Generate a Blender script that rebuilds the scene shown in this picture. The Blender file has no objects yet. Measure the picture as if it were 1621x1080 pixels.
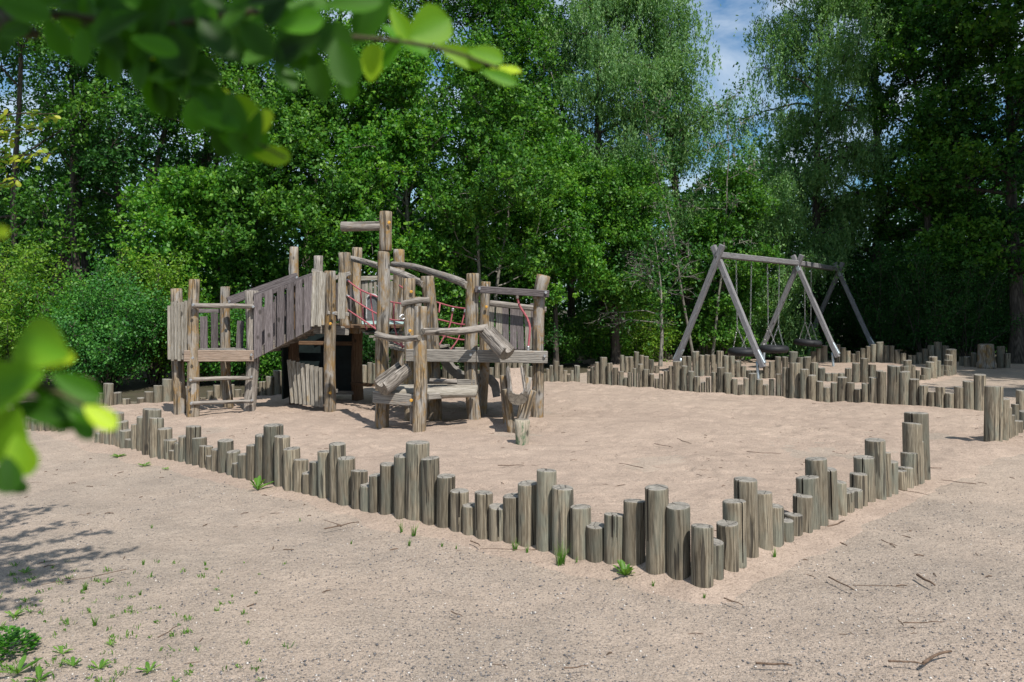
import bpy, math, random
import numpy as np
from mathutils import Vector, Matrix, noise as mnoise

random.seed(7)
rng = np.random.default_rng(11)
scene = bpy.context.scene
C = scene.collection

# ---------------------------------------------------------------- camera
EYE = 1.43; F = 1261.0; HZ = 485.0; CX = 810.5
cam_d = bpy.data.cameras.new('camera'); cam = bpy.data.objects.new('camera', cam_d); C.objects.link(cam)
cam.location = (0, 0, EYE); cam.rotation_euler = (math.radians(90), 0, 0)
cam_d.sensor_width = 36; cam_d.lens = F * 36 / 1621
cam_d.shift_y = -(540 - HZ) / 1621
cam_d.clip_start = 0.05; cam_d.clip_end = 500
cam_d.dof.use_dof = True; cam_d.dof.focus_distance = 7.5; cam_d.dof.aperture_fstop = 7.0
scene.camera = cam
# ---------------------------------------------------------------- light
SUN_EL = math.radians(54); SUN_A = math.radians(62)          # SUN_A: from +X round towards the camera side (-Y)
sun_dir = Vector((math.cos(SUN_A) * math.cos(SUN_EL), -math.sin(SUN_A) * math.cos(SUN_EL), math.sin(SUN_EL)))
sd = bpy.data.lights.new('sun', 'SUN'); sd.energy = 5.0; sd.angle = math.radians(0.5); sd.color = (1, 0.95, 0.88)
so = bpy.data.objects.new('sun', sd); C.objects.link(so); so.location = (10, -10, 20)
so.rotation_euler = (-sun_dir).to_track_quat('-Z', 'Y').to_euler()
world = bpy.data.worlds.new('World'); scene.world = world; world.use_nodes = True
wn = world.node_tree.nodes; wl = world.node_tree.links
wn.clear()
wo = wn.new('ShaderNodeOutputWorld'); wb = wn.new('ShaderNodeBackground'); sk = wn.new('ShaderNodeTexSky')
sk.sky_type = 'NISHITA'; sk.sun_disc = False; sk.sun_elevation = SUN_EL
sk.sun_rotation = math.radians(90) + SUN_A; sk.air_density = 1.3; sk.dust_density = 0.5; sk.ozone_density = 0.8
tc = wn.new('ShaderNodeTexCoord'); mp = wn.new('ShaderNodeMapping'); mp.inputs['Scale'].default_value = (2.2, 1.0, 4.2)
mp.inputs['Rotation'].default_value = (0.3, 0.5, 0.2)
nz = wn.new('ShaderNodeTexNoise'); nz.inputs['Scale'].default_value = 2.3; nz.inputs['Detail'].default_value = 7; nz.inputs['Roughness'].default_value = 0.55
nz.inputs['Distortion'].default_value = 0.6
cr = wn.new('ShaderNodeValToRGB'); cr.color_ramp.elements[0].position = 0.36; cr.color_ramp.elements[1].position = 0.62
mx = wn.new('ShaderNodeMix'); mx.data_type = 'RGBA'; mx.inputs[7].default_value = (15.0, 16.5, 18.0, 1)
mul = wn.new('ShaderNodeMath'); mul.operation = 'MULTIPLY'; mul.inputs[1].default_value = 0.75
wl.new(tc.outputs['Generated'], mp.inputs[0]); wl.new(mp.outputs[0], nz.inputs['Vector']); wl.new(nz.outputs['Fac'], cr.inputs[0])
wl.new(cr.outputs[0], mul.inputs[0]); wl.new(mul.outputs[0], mx.inputs[0]); skc = wn.new('ShaderNodeMix'); skc.data_type = 'RGBA'; skc.blend_type = 'MULTIPLY'; skc.inputs[0].default_value = 1.0; skc.inputs[7].default_value = (0.85, 1.40, 1.85, 1)
wl.new(sk.outputs[0], skc.inputs[6]); wl.new(skc.outputs[2], mx.inputs[6])
wl.new(mx.outputs[2], wb.inputs[0]); wl.new(wb.outputs[0], wo.inputs[0]); wb.inputs[1].default_value = 0.05
scene.view_settings.view_transform = 'Standard'; scene.view_settings.look = 'None'
scene.view_settings.exposure = 0.25; scene.view_settings.gamma = 1.0
scene.render.engine = 'CYCLES'
scene.cycles.max_bounces = 6; scene.cycles.diffuse_bounces = 3; scene.cycles.transmission_bounces = 3
scene.cycles.use_denoising = True

# ---------------------------------------------------------------- helpers
def P(px, py, Z):
    return Vector(((px - CX) / F * Z, Z, EYE - (py - HZ) / F * Z))
def G(px, py, h=0.0):                    # the ground point seen at a pixel
    Z = (EYE - h) * F / (py - HZ)
    return Vector(((px - CX) / F * Z, Z, h))
def tag(o, label=None, cat=None, group=None, kind=None):
    if label: o['label'] = label
    if cat: o['category'] = cat
    if group: o['group'] = group
    if kind: o['kind'] = kind
    return o
def empty(name, loc, label, cat, group=None):
    o = bpy.data.objects.new(name, None); C.objects.link(o); o.location = loc; o.empty_display_size = 0.2
    return tag(o, label, cat, group)
def link(name, me, mats, parent=None, world_m=None):
    o = bpy.data.objects.new(name, me); C.objects.link(o)
    for m in (mats if isinstance(mats, (list, tuple)) else [mats]): me.materials.append(m)
    if parent is not None: o.parent = parent
    if world_m is not None:
        if parent is not None:
            base = Vector((0, 0, 0)); q = parent
            while q is not None: base += Vector(q['_b']) if '_b' in q else q.location; q = None
            world_m = Matrix.Translation(-base) @ world_m
        o.matrix_basis = world_m
    return o
def fast_mesh(name, co, quads, smooth=False, attr=None, matidx=None):
    me = bpy.data.meshes.new(name)
    co = np.asarray(co, dtype=np.float32); quads = np.asarray(quads, dtype=np.int32)
    n, k = quads.shape
    me.vertices.add(len(co)); me.vertices.foreach_set('co', co.ravel())
    me.loops.add(n * k); me.loops.foreach_set('vertex_index', quads.ravel())
    me.polygons.add(n); me.polygons.foreach_set('loop_start', np.arange(0, n * k, k, dtype=np.int32))
    if smooth: me.polygons.foreach_set('use_smooth', np.ones(n, dtype=bool))
    if matidx is not None: me.polygons.foreach_set('material_index', np.asarray(matidx, dtype=np.int32))
    me.update(calc_edges=True)
    if attr is not None:
        a = me.attributes.new('tint', 'FLOAT', 'POINT'); a.data.foreach_set('value', np.asarray(attr, dtype=np.float32))
    return me

# ---------------------------------------------------------------- materials
class NT:
    def __init__(s, name):
        s.m = bpy.data.materials.new(name); s.m.use_nodes = True; s.t = s.m.node_tree; s.n = s.t.nodes; s.n.clear()
        s.out = s.n.new('ShaderNodeOutputMaterial'); s.b = s.n.new('ShaderNodeBsdfPrincipled')
        s.t.links.new(s.b.outputs[0], s.out.inputs[0]); s.b.inputs['Roughness'].default_value = 0.85
        s.b.inputs['Specular IOR Level'].default_value = 0.3
    def l(s, a, b): s.t.links.new(a, b)
    def coord(s, which='Object', scale=(1, 1, 1), rnd=True):
        tc = s.n.new('ShaderNodeTexCoord'); mp = s.n.new('ShaderNodeMapping'); mp.inputs['Scale'].default_value = scale
        s.l(tc.outputs[which], mp.inputs[0])
        if rnd:
            oi = s.n.new('ShaderNodeObjectInfo'); v = s.n.new('ShaderNodeVectorMath'); v.operation = 'SCALE'
            v.inputs[0].default_value = (37, 53, 71); s.l(oi.outputs['Random'], v.inputs['Scale']); s.l(v.outputs[0], mp.inputs['Location'])
        return mp.outputs[0]
    def noise(s, vec, scale=5, detail=4, rough=0.6, dist=0.0):
        n = s.n.new('ShaderNodeTexNoise'); n.inputs['Scale'].default_value = scale; n.inputs['Detail'].default_value = detail
        n.inputs['Roughness'].default_value = rough; n.inputs['Distortion'].default_value = dist
        if vec is not None: s.l(vec, n.inputs['Vector'])
        return n.outputs['Fac']
    def vor(s, vec, scale=5, feature='F1', out='Distance'):
        n = s.n.new('ShaderNodeTexVoronoi'); n.feature = feature; n.inputs['Scale'].default_value = scale
        if vec is not None: s.l(vec, n.inputs['Vector'])
        return n.outputs[out]
    def ramp(s, fac, stops):
        r = s.n.new('ShaderNodeValToRGB'); e = r.color_ramp.elements
        while len(e) < len(stops): e.new(0.5)
        for k, (p, c) in enumerate(stops):
            e[k].position = p; e[k].color = (c, c, c, 1) if isinstance(c, (int, float)) else (*c, 1)
        s.l(fac, r.inputs[0]); return r.outputs[0]
    def mix(s, fac, a, b, mode='MIX'):
        m = s.n.new('ShaderNodeMix'); m.data_type = 'RGBA'; m.blend_type = mode
        for sock, v in ((m.inputs[0], fac), (m.inputs[6], a), (m.inputs[7], b)):
            if isinstance(v, (int, float)): sock.default_value = v
            elif isinstance(v, tuple): sock.default_value = (*v, 1)
            else: s.l(v, sock)
        return m.outputs[2]
    def math(s, op, a, b=0.0):
        m = s.n.new('ShaderNodeMath'); m.operation = op
        for k, v in enumerate((a, b)):
            if isinstance(v, (int, float)): m.inputs[k].default_value = v
            else: s.l(v, m.inputs[k])
        return m.outputs[0]
    def bump(s, h, strength=0.5, dist=0.01):
        b = s.n.new('ShaderNodeBump'); b.inputs['Strength'].default_value = strength; b.inputs['Distance'].default_value = dist
        s.l(h, b.inputs['Height']); s.l(b.outputs[0], s.b.inputs['Normal'])
    def color(s, c):
        if isinstance(c, tuple): s.b.inputs['Base Color'].default_value = (*c, 1)
        else: s.l(c, s.b.inputs['Base Color'])
    def rand(s): return s.n.new('ShaderNodeObjectInfo').outputs['Random']

def wood(name, c1, c2, c3, dark=(0.03, 0.026, 0.022), patch=None, patch_lo=0.55, silver=None, crack=0.30, val=(0.8, 1.2), grain=1.0):
    t = NT(name)
    v = t.coord(scale=(1, 1, 0.07))
    g = t.noise(v, 55 * grain, 6, 0.65, 1.2)
    g2 = t.noise(v, 160 * grain, 3, 0.6)
    v2 = t.coord(scale=(1, 1, 0.35))
    big = t.noise(v2, 7, 4, 0.6, 0.5)
    wv = t.n.new('ShaderNodeTexWave'); wv.wave_type = 'RINGS'; wv.rings_direction = 'Z'; wv.inputs['Scale'].default_value = 26 * grain; wv.inputs['Distortion'].default_value = 5.0; wv.inputs['Detail'].default_value = 2.5; wv.inputs['Detail Scale'].default_value = 1.6
    t.l(t.coord(scale=(1, 1, 0.14)), wv.inputs['Vector'])
    g = t.math('ADD', t.math('MULTIPLY', g, 0.78), t.math('MULTIPLY', wv.outputs['Fac'], 0.22))
    col = t.ramp(g, [(0.30, c1), (0.50, c2), (0.70, c3)])
    if silver: col = t.mix(t.ramp(big, [(0.47, 0.0), (0.62, 0.75)]), col, silver)
    if patch:
        v3 = t.coord(scale=(1, 1, 0.5))
        pm = t.noise(v3, 9, 5, 0.7, 0.8)
        col = t.mix(t.ramp(pm, [(patch_lo, 0.0), (patch_lo + 0.09, 0.85)]), col, patch)
    fine = t.ramp(g2, [(0.3, 0.72), (0.65, 1.15)])
    col = t.mix(1.0, col, fine, 'MULTIPLY')
    # drying cracks that run with the grain, knots
    vc = t.coord(scale=(1, 1, 0.045))
    cr = t.noise(vc, 34 * grain, 3, 0.5, 0.4)
    ck = t.ramp(cr, [(crack, 1.0), (crack + 0.045, 0.0)])
    col = t.mix(t.math('MULTIPLY', ck, 0.75), col, dark)
    kv = t.vor(t.coord(scale=(1, 1, 0.55)), 5.5)
    kn = t.ramp(kv, [(0.07, 0.8), (0.13, 0.0)])
    col = t.mix(kn, col, dark)
    r = t.rand(); br = t.n.new('ShaderNodeMapRange'); br.inputs[3].default_value = val[0]; br.inputs[4].default_value = val[1]
    t.l(r, br.inputs[0]); col = t.mix(1.0, col, br.outputs[0], 'MULTIPLY')
    t.color(col)
    h = t.math('SUBTRACT', t.math('ADD', g, t.math('MULTIPLY', g2, 0.4)), t.math('MULTIPLY', ck, 1.2))
    t.bump(h, 0.7, 0.006)
    return t.m
def endgrain(name, c1, c2):
    t = NT(name)
    v = t.coord()
    w = t.n.new('ShaderNodeTexWave'); w.wave_type = 'RINGS'; w.rings_direction = 'Z'; w.inputs['Scale'].default_value = 40
    w.inputs['Distortion'].default_value = 3; w.inputs['Detail'].default_value = 3
    tcc = t.n.new('ShaderNodeTexCoord'); t.l(tcc.outputs['Object'], w.inputs['Vector'])
    col = t.mix(t.math('MULTIPLY', w.outputs['Fac'], 0.45), c2, c1)
    nzz = t.noise(v, 30, 5, 0.7)
    col = t.mix(1.0, col, t.ramp(nzz, [(0.3, 0.55), (0.6, 1.1)]), 'MULTIPLY')
    vc = t.vor(v, 9, 'DISTANCE_TO_EDGE')
    col = t.mix(t.ramp(vc, [(0.004, 0.85), (0.03, 0.0)]), col, (0.03, 0.026, 0.022))
    t.color(col); t.bump(t.math('ADD', nzz, w.outputs['Fac']), 0.6, 0.004); return t.m
M = {}
M['post'] = wood('edging_post_wood', (0.10, 0.08, 0.055), (0.20, 0.168, 0.12), (0.29, 0.25, 0.185), silver=(0.168, 0.175, 0.14), crack=0.365, val=(0.62, 1.22))
M['post_end'] = endgrain('edging_post_end', (0.34, 0.32, 0.28), (0.24, 0.22, 0.19))
M['log'] = wood('weathered_log', (0.115, 0.08, 0.048), (0.235, 0.18, 0.118), (0.36, 0.305, 0.23), patch=(0.28, 0.17, 0.06), patch_lo=0.51, silver=(0.34, 0.325, 0.305), crack=0.385, val=(0.85, 1.15))
M['log_end'] = endgrain('weathered_log_end', (0.36, 0.32, 0.27), (0.22, 0.19, 0.15))
M['log_grey'] = wood('grey_log', (0.10, 0.085, 0.07), (0.25, 0.22, 0.19), (0.40, 0.365, 0.325), patch=(0.24, 0.17, 0.10), patch_lo=0.6, crack=0.38, val=(0.85, 1.1))
M['plank'] = wood('dark_plank', (0.06, 0.05, 0.05), (0.12, 0.102, 0.102), (0.19, 0.168, 0.165), crack=0.24, val=(0.75, 1.25))
M['slat'] = wood('pale_slat', (0.14, 0.12, 0.09), (0.26, 0.235, 0.195), (0.38, 0.355, 0.31), patch=(0.30, 0.22, 0.12), patch_lo=0.6, crack=0.27, val=(0.8, 1.15))
M['beam'] = wood('grey_beam', (0.11, 0.10, 0.09), (0.22, 0.20, 0.175), (0.31, 0.285, 0.25), patch=(0.27, 0.18, 0.11), patch_lo=0.6, crack=0.30, val=(0.9, 1.1))
M['beam_worn'] = wood('worn_reddish_beam', (0.19, 0.145, 0.11), (0.30, 0.22, 0.165), (0.38, 0.30, 0.24), patch=(0.20, 0.18, 0.16), patch_lo=0.58, crack=0.28)
M['hut_wood'] = wood('brown_unweathered_log', (0.07, 0.04, 0.022), (0.12, 0.07, 0.04), (0.17, 0.11, 0.065), crack=0.27)
M['mossy'] = wood('mossy_stump', (0.20, 0.17, 0.125), (0.30, 0.26, 0.20), (0.38, 0.34, 0.27), patch=(0.06, 0.12, 0.06), patch_lo=0.52, crack=0.3)
M['swing_wood'] = wood('swing_timber', (0.12, 0.115, 0.12), (0.19, 0.185, 0.19), (0.28, 0.275, 0.285), crack=0.27, val=(0.9, 1.1))
t = NT('crack_inside'); t.color((0.035, 0.028, 0.022)); M['crack'] = t.m
def plain(name, col, rough=0.5, metal=0.0, nscale=40, namt=0.25, bump=0.1):
    t = NT(name); v = t.coord(); n = t.noise(v, nscale, 4, 0.6)
    t.color(t.mix(1.0, col, t.ramp(n, [(0.3, 1 - namt), (0.7, 1 + namt)]), 'MULTIPLY'))
    t.b.inputs['Roughness'].default_value = rough; t.b.inputs['Metallic'].default_value = metal; t.bump(n, bump, 0.003); return t.m
M['rope'] = plain('pink_red_rope', (0.36, 0.10, 0.115), 0.8, 0, 150, 0.45, 0.6)
M['metal'] = plain('galvanised_steel', (0.42, 0.48, 0.52), 0.5, 0.7)
M['bolt'] = plain('bolt_steel', (0.5, 0.5, 0.5), 0.4, 0.8)
M['cap'] = plain('yellow_bolt_cap', (0.55, 0.29, 0.05), 0.6)
M['tyre'] = plain('black_rubber', (0.018, 0.019, 0.022), 0.6)
M['panel'] = plain('dark_green_board', (0.006, 0.013, 0.013), 0.6, 0, 8, 0.5)
M['teal'] = plain('pale_teal_sheet', (0.30, 0.42, 0.40), 0.35, 0, 14, 0.35)
M['window'] = plain('grey_arch_panel', (0.12, 0.125, 0.13), 0.35)
M['white'] = plain('white_trim', (0.4, 0.4, 0.4), 0.4)
M['twig'] = plain('dry_twig', (0.12, 0.08, 0.055), 0.9, 0, 60, 0.5, 0.5)
M['bark'] = wood('tree_bark', (0.035, 0.028, 0.022), (0.075, 0.062, 0.05), (0.13, 0.11, 0.09), crack=0.4, grain=0.45)
M['bark_grey'] = wood('dead_branch_bark', (0.12, 0.11, 0.09), (0.2, 0.19, 0.16), (0.28, 0.26, 0.23), crack=0.3, grain=0.45)

def leaf_mat(name, a, b, c, trans=0.36, gloss=0.5, tcol=None):
    t = NT(name)
    at = t.n.new('ShaderNodeAttribute'); at.attribute_name = 'tint'
    col = t.ramp(at.outputs['Fac'], [(0.05, a), (0.5, b), (0.95, c)])
    t.color(col); t.b.inputs['Roughness'].default_value = gloss; t.b.inputs['Specular IOR Level'].default_value = 0.32
    tr = t.n.new('ShaderNodeBsdfTranslucent'); ms = t.n.new('ShaderNodeMixShader'); ms.inputs[0].default_value = trans
    tc2 = t.mix(1.0, col, tcol or (1.35, 1.5, 0.5), 'MULTIPLY')
    t.l(tc2, tr.inputs[0]); t.l(t.b.outputs[0], ms.inputs[1]); t.l(tr.outputs[0], ms.inputs[2]); t.l(ms.outputs[0], t.out.inputs[0])
    return t.m
L = {}
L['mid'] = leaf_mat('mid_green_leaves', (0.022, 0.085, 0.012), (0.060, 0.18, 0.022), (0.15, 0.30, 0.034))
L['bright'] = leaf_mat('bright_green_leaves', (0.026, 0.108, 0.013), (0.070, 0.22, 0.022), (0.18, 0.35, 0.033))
L['dark'] = leaf_mat('dark_and_shaded_leaves', (0.014, 0.058, 0.014), (0.032, 0.115, 0.024), (0.070, 0.19, 0.036))  # darker greens, also used to paint shade onto bushes under the trees
L['willow'] = leaf_mat('silvery_willow_leaves', (0.06, 0.15, 0.05), (0.12, 0.25, 0.08), (0.22, 0.36, 0.12))
L['golden'] = leaf_mat('yellow_green_leaves', (0.055, 0.15, 0.016), (0.115, 0.25, 0.02), (0.24, 0.35, 0.032))
L['glossy'] = leaf_mat('glossy_shrub_leaves', (0.028, 0.12, 0.030), (0.055, 0.19, 0.036), (0.11, 0.30, 0.045), gloss=0.5)
L['near'] = leaf_mat('near_shrub_leaves', (0.010, 0.036, 0.002), (0.07, 0.23, 0.005), (0.45, 0.62, 0.03), trans=0.45, gloss=0.55)  # near-black end of the ramp paints leaves in shade, pale end lit ones
L['weed'] = leaf_mat('weed_leaves', (0.05, 0.13, 0.018), (0.09, 0.21, 0.025), (0.17, 0.29, 0.05))

# sand and gravel
def sand_mat(name, gravel):
    t = NT(name); v = t.coord(which='Object', rnd=False)
    big = t.noise(v, 0.55, 5, 0.6); med = t.noise(v, 3.2, 6, 0.65); fine = t.noise(v, 130, 3, 0.7); grit = t.noise(v, 45, 5, 0.75)
    base = t.mix(t.ramp(big, [(0.35, 0.0), (0.65, 1.0)]), (0.400, 0.312, 0.248), (0.352, 0.272, 0.217)) if not gravel else \
           t.mix(t.ramp(big, [(0.4, 0.0), (0.6, 1.0)]), (0.397, 0.318, 0.254), (0.345, 0.284, 0.230))
    col = t.mix(1.0, base, t.ramp(med, [(0.25, 0.82), (0.75, 1.12)]), 'MULTIPLY')
    col = t.mix(1.0, col, t.ramp(fine, [(0.3, 0.72), (0.7, 1.20)]), 'MULTIPLY')
    sp = t.noise(v, 70, 2, 0.5); col = t.mix(1.0, col, t.ramp(sp, [(0.30, 0.62), (0.42, 1.0), (0.62, 1.0), (0.72, 1.16)]), 'MULTIPLY')
    lump = t.noise(v, 14, 4, 0.65); h = t.math('ADD', t.math('ADD', t.math('MULTIPLY', med, 1.0), t.math('MULTIPLY', lump, 1.1)), t.math('MULTIPLY', grit, 0.5))
    if gravel:
        # small stones of mixed greys, more of them in some patches
        vd = t.vor(v, 150, 'F1', 'Distance'); vc = t.vor(v, 150, 'F1', 'Color')
        sep = t.n.new('ShaderNodeSeparateColor'); t.l(vc, sep.inputs[0])
        sx = t.n.new('ShaderNodeSeparateXYZ'); t.l(v, sx.inputs[0]); mr = t.n.new('ShaderNodeMapRange'); mr.inputs[1].default_value = 7.0; mr.inputs[2].default_value = 3.6; mr.inputs[3].default_value = -0.06; mr.inputs[4].default_value = 0.16; t.l(sx.outputs[1], mr.inputs[0])
        dens = t.ramp(t.math('ADD', t.noise(v, 1.1, 5, 0.7), mr.outputs[0]), [(0.38, 0.06), (0.70, 0.62)])
        pick = t.math('LESS_THAN', sep.outputs[0], dens); near = t.ramp(vd, [(0.30, 1.0), (0.42, 0.0)])
        msk = t.math('MULTIPLY', pick, near)
        sc = t.ramp(sep.outputs[1], [(0.0, (0.07, 0.072, 0.078)), (0.45, (0.17, 0.165, 0.165)), (0.8, (0.33, 0.29, 0.26)), (1.0, (0.55, 0.52, 0.49))])
        col = t.mix(t.math('MULTIPLY', msk, 0.55), col, sc)
        vd2 = t.vor(v, 48, 'F1', 'Distance'); vc2 = t.vor(v, 48, 'F1', 'Color'); s2 = t.n.new('ShaderNodeSeparateColor'); t.l(vc2, s2.inputs[0])
        m2 = t.math('MULTIPLY', t.math('LESS_THAN', s2.outputs[0], t.math('MULTIPLY', dens, 0.22)), t.ramp(vd2, [(0.22, 1.0), (0.30, 0.0)]))
        col = t.mix(t.math('MULTIPLY', m2, 0.8), col, t.ramp(s2.outputs[1], [(0.1, (0.10, 0.10, 0.105)), (0.7, (0.22, 0.21, 0.21)), (1.0, (0.42, 0.38, 0.34))]))
        h = t.math('ADD', h, t.math('ADD', t.math('MULTIPLY', msk, 0.35), t.math('MULTIPLY', m2, 0.8)))
    else:
        lit = t.noise(t.coord(scale=(1.4, 5, 1), rnd=False), 26, 4, 0.7, 1.0)
        col = t.mix(t.ramp(lit, [(0.69, 0.0), (0.73, 0.6)]), col, (0.12, 0.08, 0.06))
    t.color(col); t.b.inputs['Roughness'].default_value = 0.95; t.b.inputs['Specular IOR Level'].default_value = 0.15
    t.bump(h, 0.75, 0.03); return t.m
M['gravel'] = sand_mat('gravel_and_sand', True)
M['sand'] = sand_mat('pink_beige_sand', False)
t = NT('woodland_soil'); v = t.coord(rnd=False)
t.color(t.ramp(t.noise(v, 2.2, 7, 0.7), [(0.35, (0.045, 0.045, 0.022)), (0.55, (0.075, 0.06, 0.04)), (0.75, (0.05, 0.085, 0.02))])); t.bump(t.noise(v, 8, 6, 0.7), 0.8, 0.05)
M['soil'] = t.m

# ---------------------------------------------------------------- ground
def fbm(x, y, s, o=4, seed=0.0):
    out = np.zeros_like(x)
    a = 1.0
    for k in range(o):
        ang = 0.7 * k + seed
        c_, s_ = math.cos(ang), math.sin(ang)
        u = (x * c_ - y * s_) * s * 2 ** k; w = (x * s_ + y * c_) * s * 2 ** k
        out += a * (np.sin(u + 1.7 * np.sin(w * 0.7 + seed)) * np.cos(w * 1.1 + 1.3 * np.sin(u * 0.6 + 2 * seed)))
        a *= 0.5
    return out
def grid(x0, x1, y0, y1, step):
    xs = np.arange(x0, x1 + 1e-6, step); ys = np.arange(y0, y1 + 1e-6, step)
    X, Y = np.meshgrid(xs, ys); nx, ny = len(xs), len(ys)
    i = np.arange(nx - 1)[None, :] + nx * np.arange(ny - 1)[:, None]
    q = np.stack([i, i + 1, i + nx + 1, i + nx], -1).reshape(-1, 4)
    return X.ravel(), Y.ravel(), q
def drop_unused(co, q):
    used, inv = np.unique(q, return_inverse=True)
    return co[used], inv.reshape(q.shape)
# horizon-wide sheet
me = fast_mesh('ground', [(-300, -60, -0.06), (300, -60, -0.06), (300, 400, -0.06), (-300, 400, -0.06)], [(0, 1, 2, 3)])
tag(link('ground', me, M['soil']), kind='structure')
X, Y, q = grid(-16, 20, -1.0, 26, 0.09)
Zg = 0.010 * fbm(X, Y, 1.1, 4, 0.3) + 0.004 * fbm(X, Y, 6.0, 3, 1.1)
edge = np.minimum.reduce([X + 16, 20 - X, 26 - Y]); Zg -= np.clip(0.5 - edge, 0, 0.5) * 0.2
wood_edge = [(-17, -2), (-17, 9.5), (-8.2, 12.2), (-5.5, 12.6), (-4.0, 13.4), (-2, 15.2), (0.3, 16.2), (2.2, 19.3), (4.6, 20.8), (8.5, 21.5), (12.5, 21.2), (14.5, 18.5), (21, 15.5), (21, -2)]
def inside(X, Y, poly):
    ins = np.zeros(len(X), bool); n = len(poly); dmin = np.full(len(X), 1e9)
    for i in range(n):
        x0, y0 = poly[i]; x1, y1 = poly[(i + 1) % n]
        c = ((y0 > Y) != (y1 > Y)) & (X < (x1 - x0) * (Y - y0) / ((y1 - y0) if y1 != y0 else 1e-9) + x0); ins ^= c
        dx, dy = x1 - x0, y1 - y0; L2 = dx * dx + dy * dy + 1e-12
        t_ = np.clip(((X - x0) * dx + (Y - y0) * dy) / L2, 0, 1)
        dmin = np.minimum(dmin, np.hypot(X - x0 - t_ * dx, Y - y0 - t_ * dy))
    return ins, dmin
ins_, dm_ = inside(X, Y, wood_edge); s_e = np.where(ins_, dm_, -dm_) + 0.25 * fbm(X, Y, 1.7, 3, 2.0)
Zg = Zg - np.clip(0.5 - s_e, 0, 1) * 0.12
kq = (s_e[q] > -0.1).all(axis=1); co_, q = drop_unused(np.stack([X, Y, Zg - 0.012], -1), q[kq])
me = fast_mesh('gravel_path', co_, q, smooth=True)
tag(link('gravel_path', me, M['gravel']), kind='structure')
def gnd_h(x, y):
    x = np.array([x], float); y = np.array([y], float)
    return float(0.010 * fbm(x, y, 1.1, 4, 0.3)[0] + 0.004 * fbm(x, y, 6.0, 3, 1.1)[0] - 0.012)

# ---------------------------------------------------------------- log posts of the sandpit edging (digitised heights, real positions)
def curve(pts):
    xs = [p[0] for p in pts]; ys = [p[1] for p in pts]
    return lambda x: float(np.interp(x, xs, ys))
rows = []
def add_row(key, where, landmark, side_words, posts, base, side='L', lean=(0, 0), d0=0.122, rev=False, group=None, zoff=0.0):
    """posts: (left edge px, right edge px or None, top px). base(x) = ground line px of the row."""
    out = []
    for k, (xl, xr, top) in enumerate(posts):
        xm = (xl + xr) / 2
        yb = base(xm)
        for _ in range(2):
            Zc = EYE * F / (yb - HZ) + 0.05
            wmin = d0 * F / Zc
            full = (xr - xl) >= wmin * 0.8
            w = (xr - xl) if full else wmin * (0.92 + 0.12 * ((k * 37) % 7) / 7)
            if key in ('left', 'right'): w = max(w, wmin * 0.97)
            w = min(w, 0.185 * F / Zc)
            xc = xl + w / 2 if side == 'L' else xr - w / 2
            if side == 'C': xc = xm; w = max(xr - xl, wmin * 0.8)
            yb = base(xc)
        Z = EYE * F / (yb - HZ) + zoff; d = w / F * Z; Z += d / 2
        h = EYE - (top - HZ) / F * (Z - d * 0.1)
        out.append(dict(x=(xc - CX) / F * Z, y=Z, h=h, d=d * 0.97, lean=lean, px=w * h / Z))
    rows.append(dict(key=key, where=where, landmark=landmark, sides=side_words, posts=out, rev=rev, group=group))
def conv(lst, ox, oy, s): return [(ox + a / s, ox + b / s, oy + c / s) for a, b, c in lst]

left_row = conv([(580, 612, 408), (612, 637, 392), (637, 667, 385), (667, 705, 340), (683, 745, 283), (705, 785, 337), (733, 800, 390), (765, 803, 445),
    (803, 836, 353), (836, 872, 308), (872, 980, 262), (918, 1002, 316), (966, 1052, 380), (1003, 1078, 448), (1033, 1068, 510), (1066, 1090, 465),
    (1090, 1138, 427), (1138, 1228, 367), (1176, 1265, 437), (1218, 1295, 487), (1258, 1293, 548), (1293, 1333, 507), (1333, 1427, 453), (1383, 1463, 520), (1418, 1453, 590)], 0, 580, 3.86)
left_row += conv([(63, 105, 290), (107, 160, 237), (160, 208, 181), (208, 328, 122), (275, 368, 188), (328, 427, 258), (383, 463, 323), (433, 478, 397),
    (478, 530, 335), (530, 595, 275), (595, 696, 230), (645, 748, 313), (720, 808, 388), (772, 827, 470), (826, 885, 412), (887, 968, 350), (968, 1038, 297),
    (1038, 1178, 224), (1130, 1243, 315), (1213, 1330, 418), (1298, 1398, 505), (1366, 1443, 588), (1440, 1546, 515), (1523, 1603, 597)], 360, 640, 3.684)
left_row += conv([(58, 137, 450), (142, 240, 378), (242, 364, 305), (337, 463, 403), (440, 550, 513), (528, 628, 620), (632, 740, 557), (742, 868, 480),
    (872, 1008, 403), (990, 1133, 508), (1127, 1250, 622)], 780, 660, 3.6)
lb = curve([(140, 699), (158, 704), (220, 716), (250, 727), (280, 731), (310, 739), (350, 749), (382, 759), (424, 767), (455, 777), (482, 783), (512, 789), (545, 801), (592, 813), (630, 825),
    (679, 835), (720, 844), (783, 860), (831, 868), (884, 883), (913, 890), (970, 900), (1001, 904), (1036, 916), (1072, 922), (1109, 934), (1140, 940)])
add_row('left', 'front left edging', 'front corner', ('left', 'right'), left_row, lb, 'L', rev=True, d0=0.125, group='log posts of the front left edging')

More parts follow.
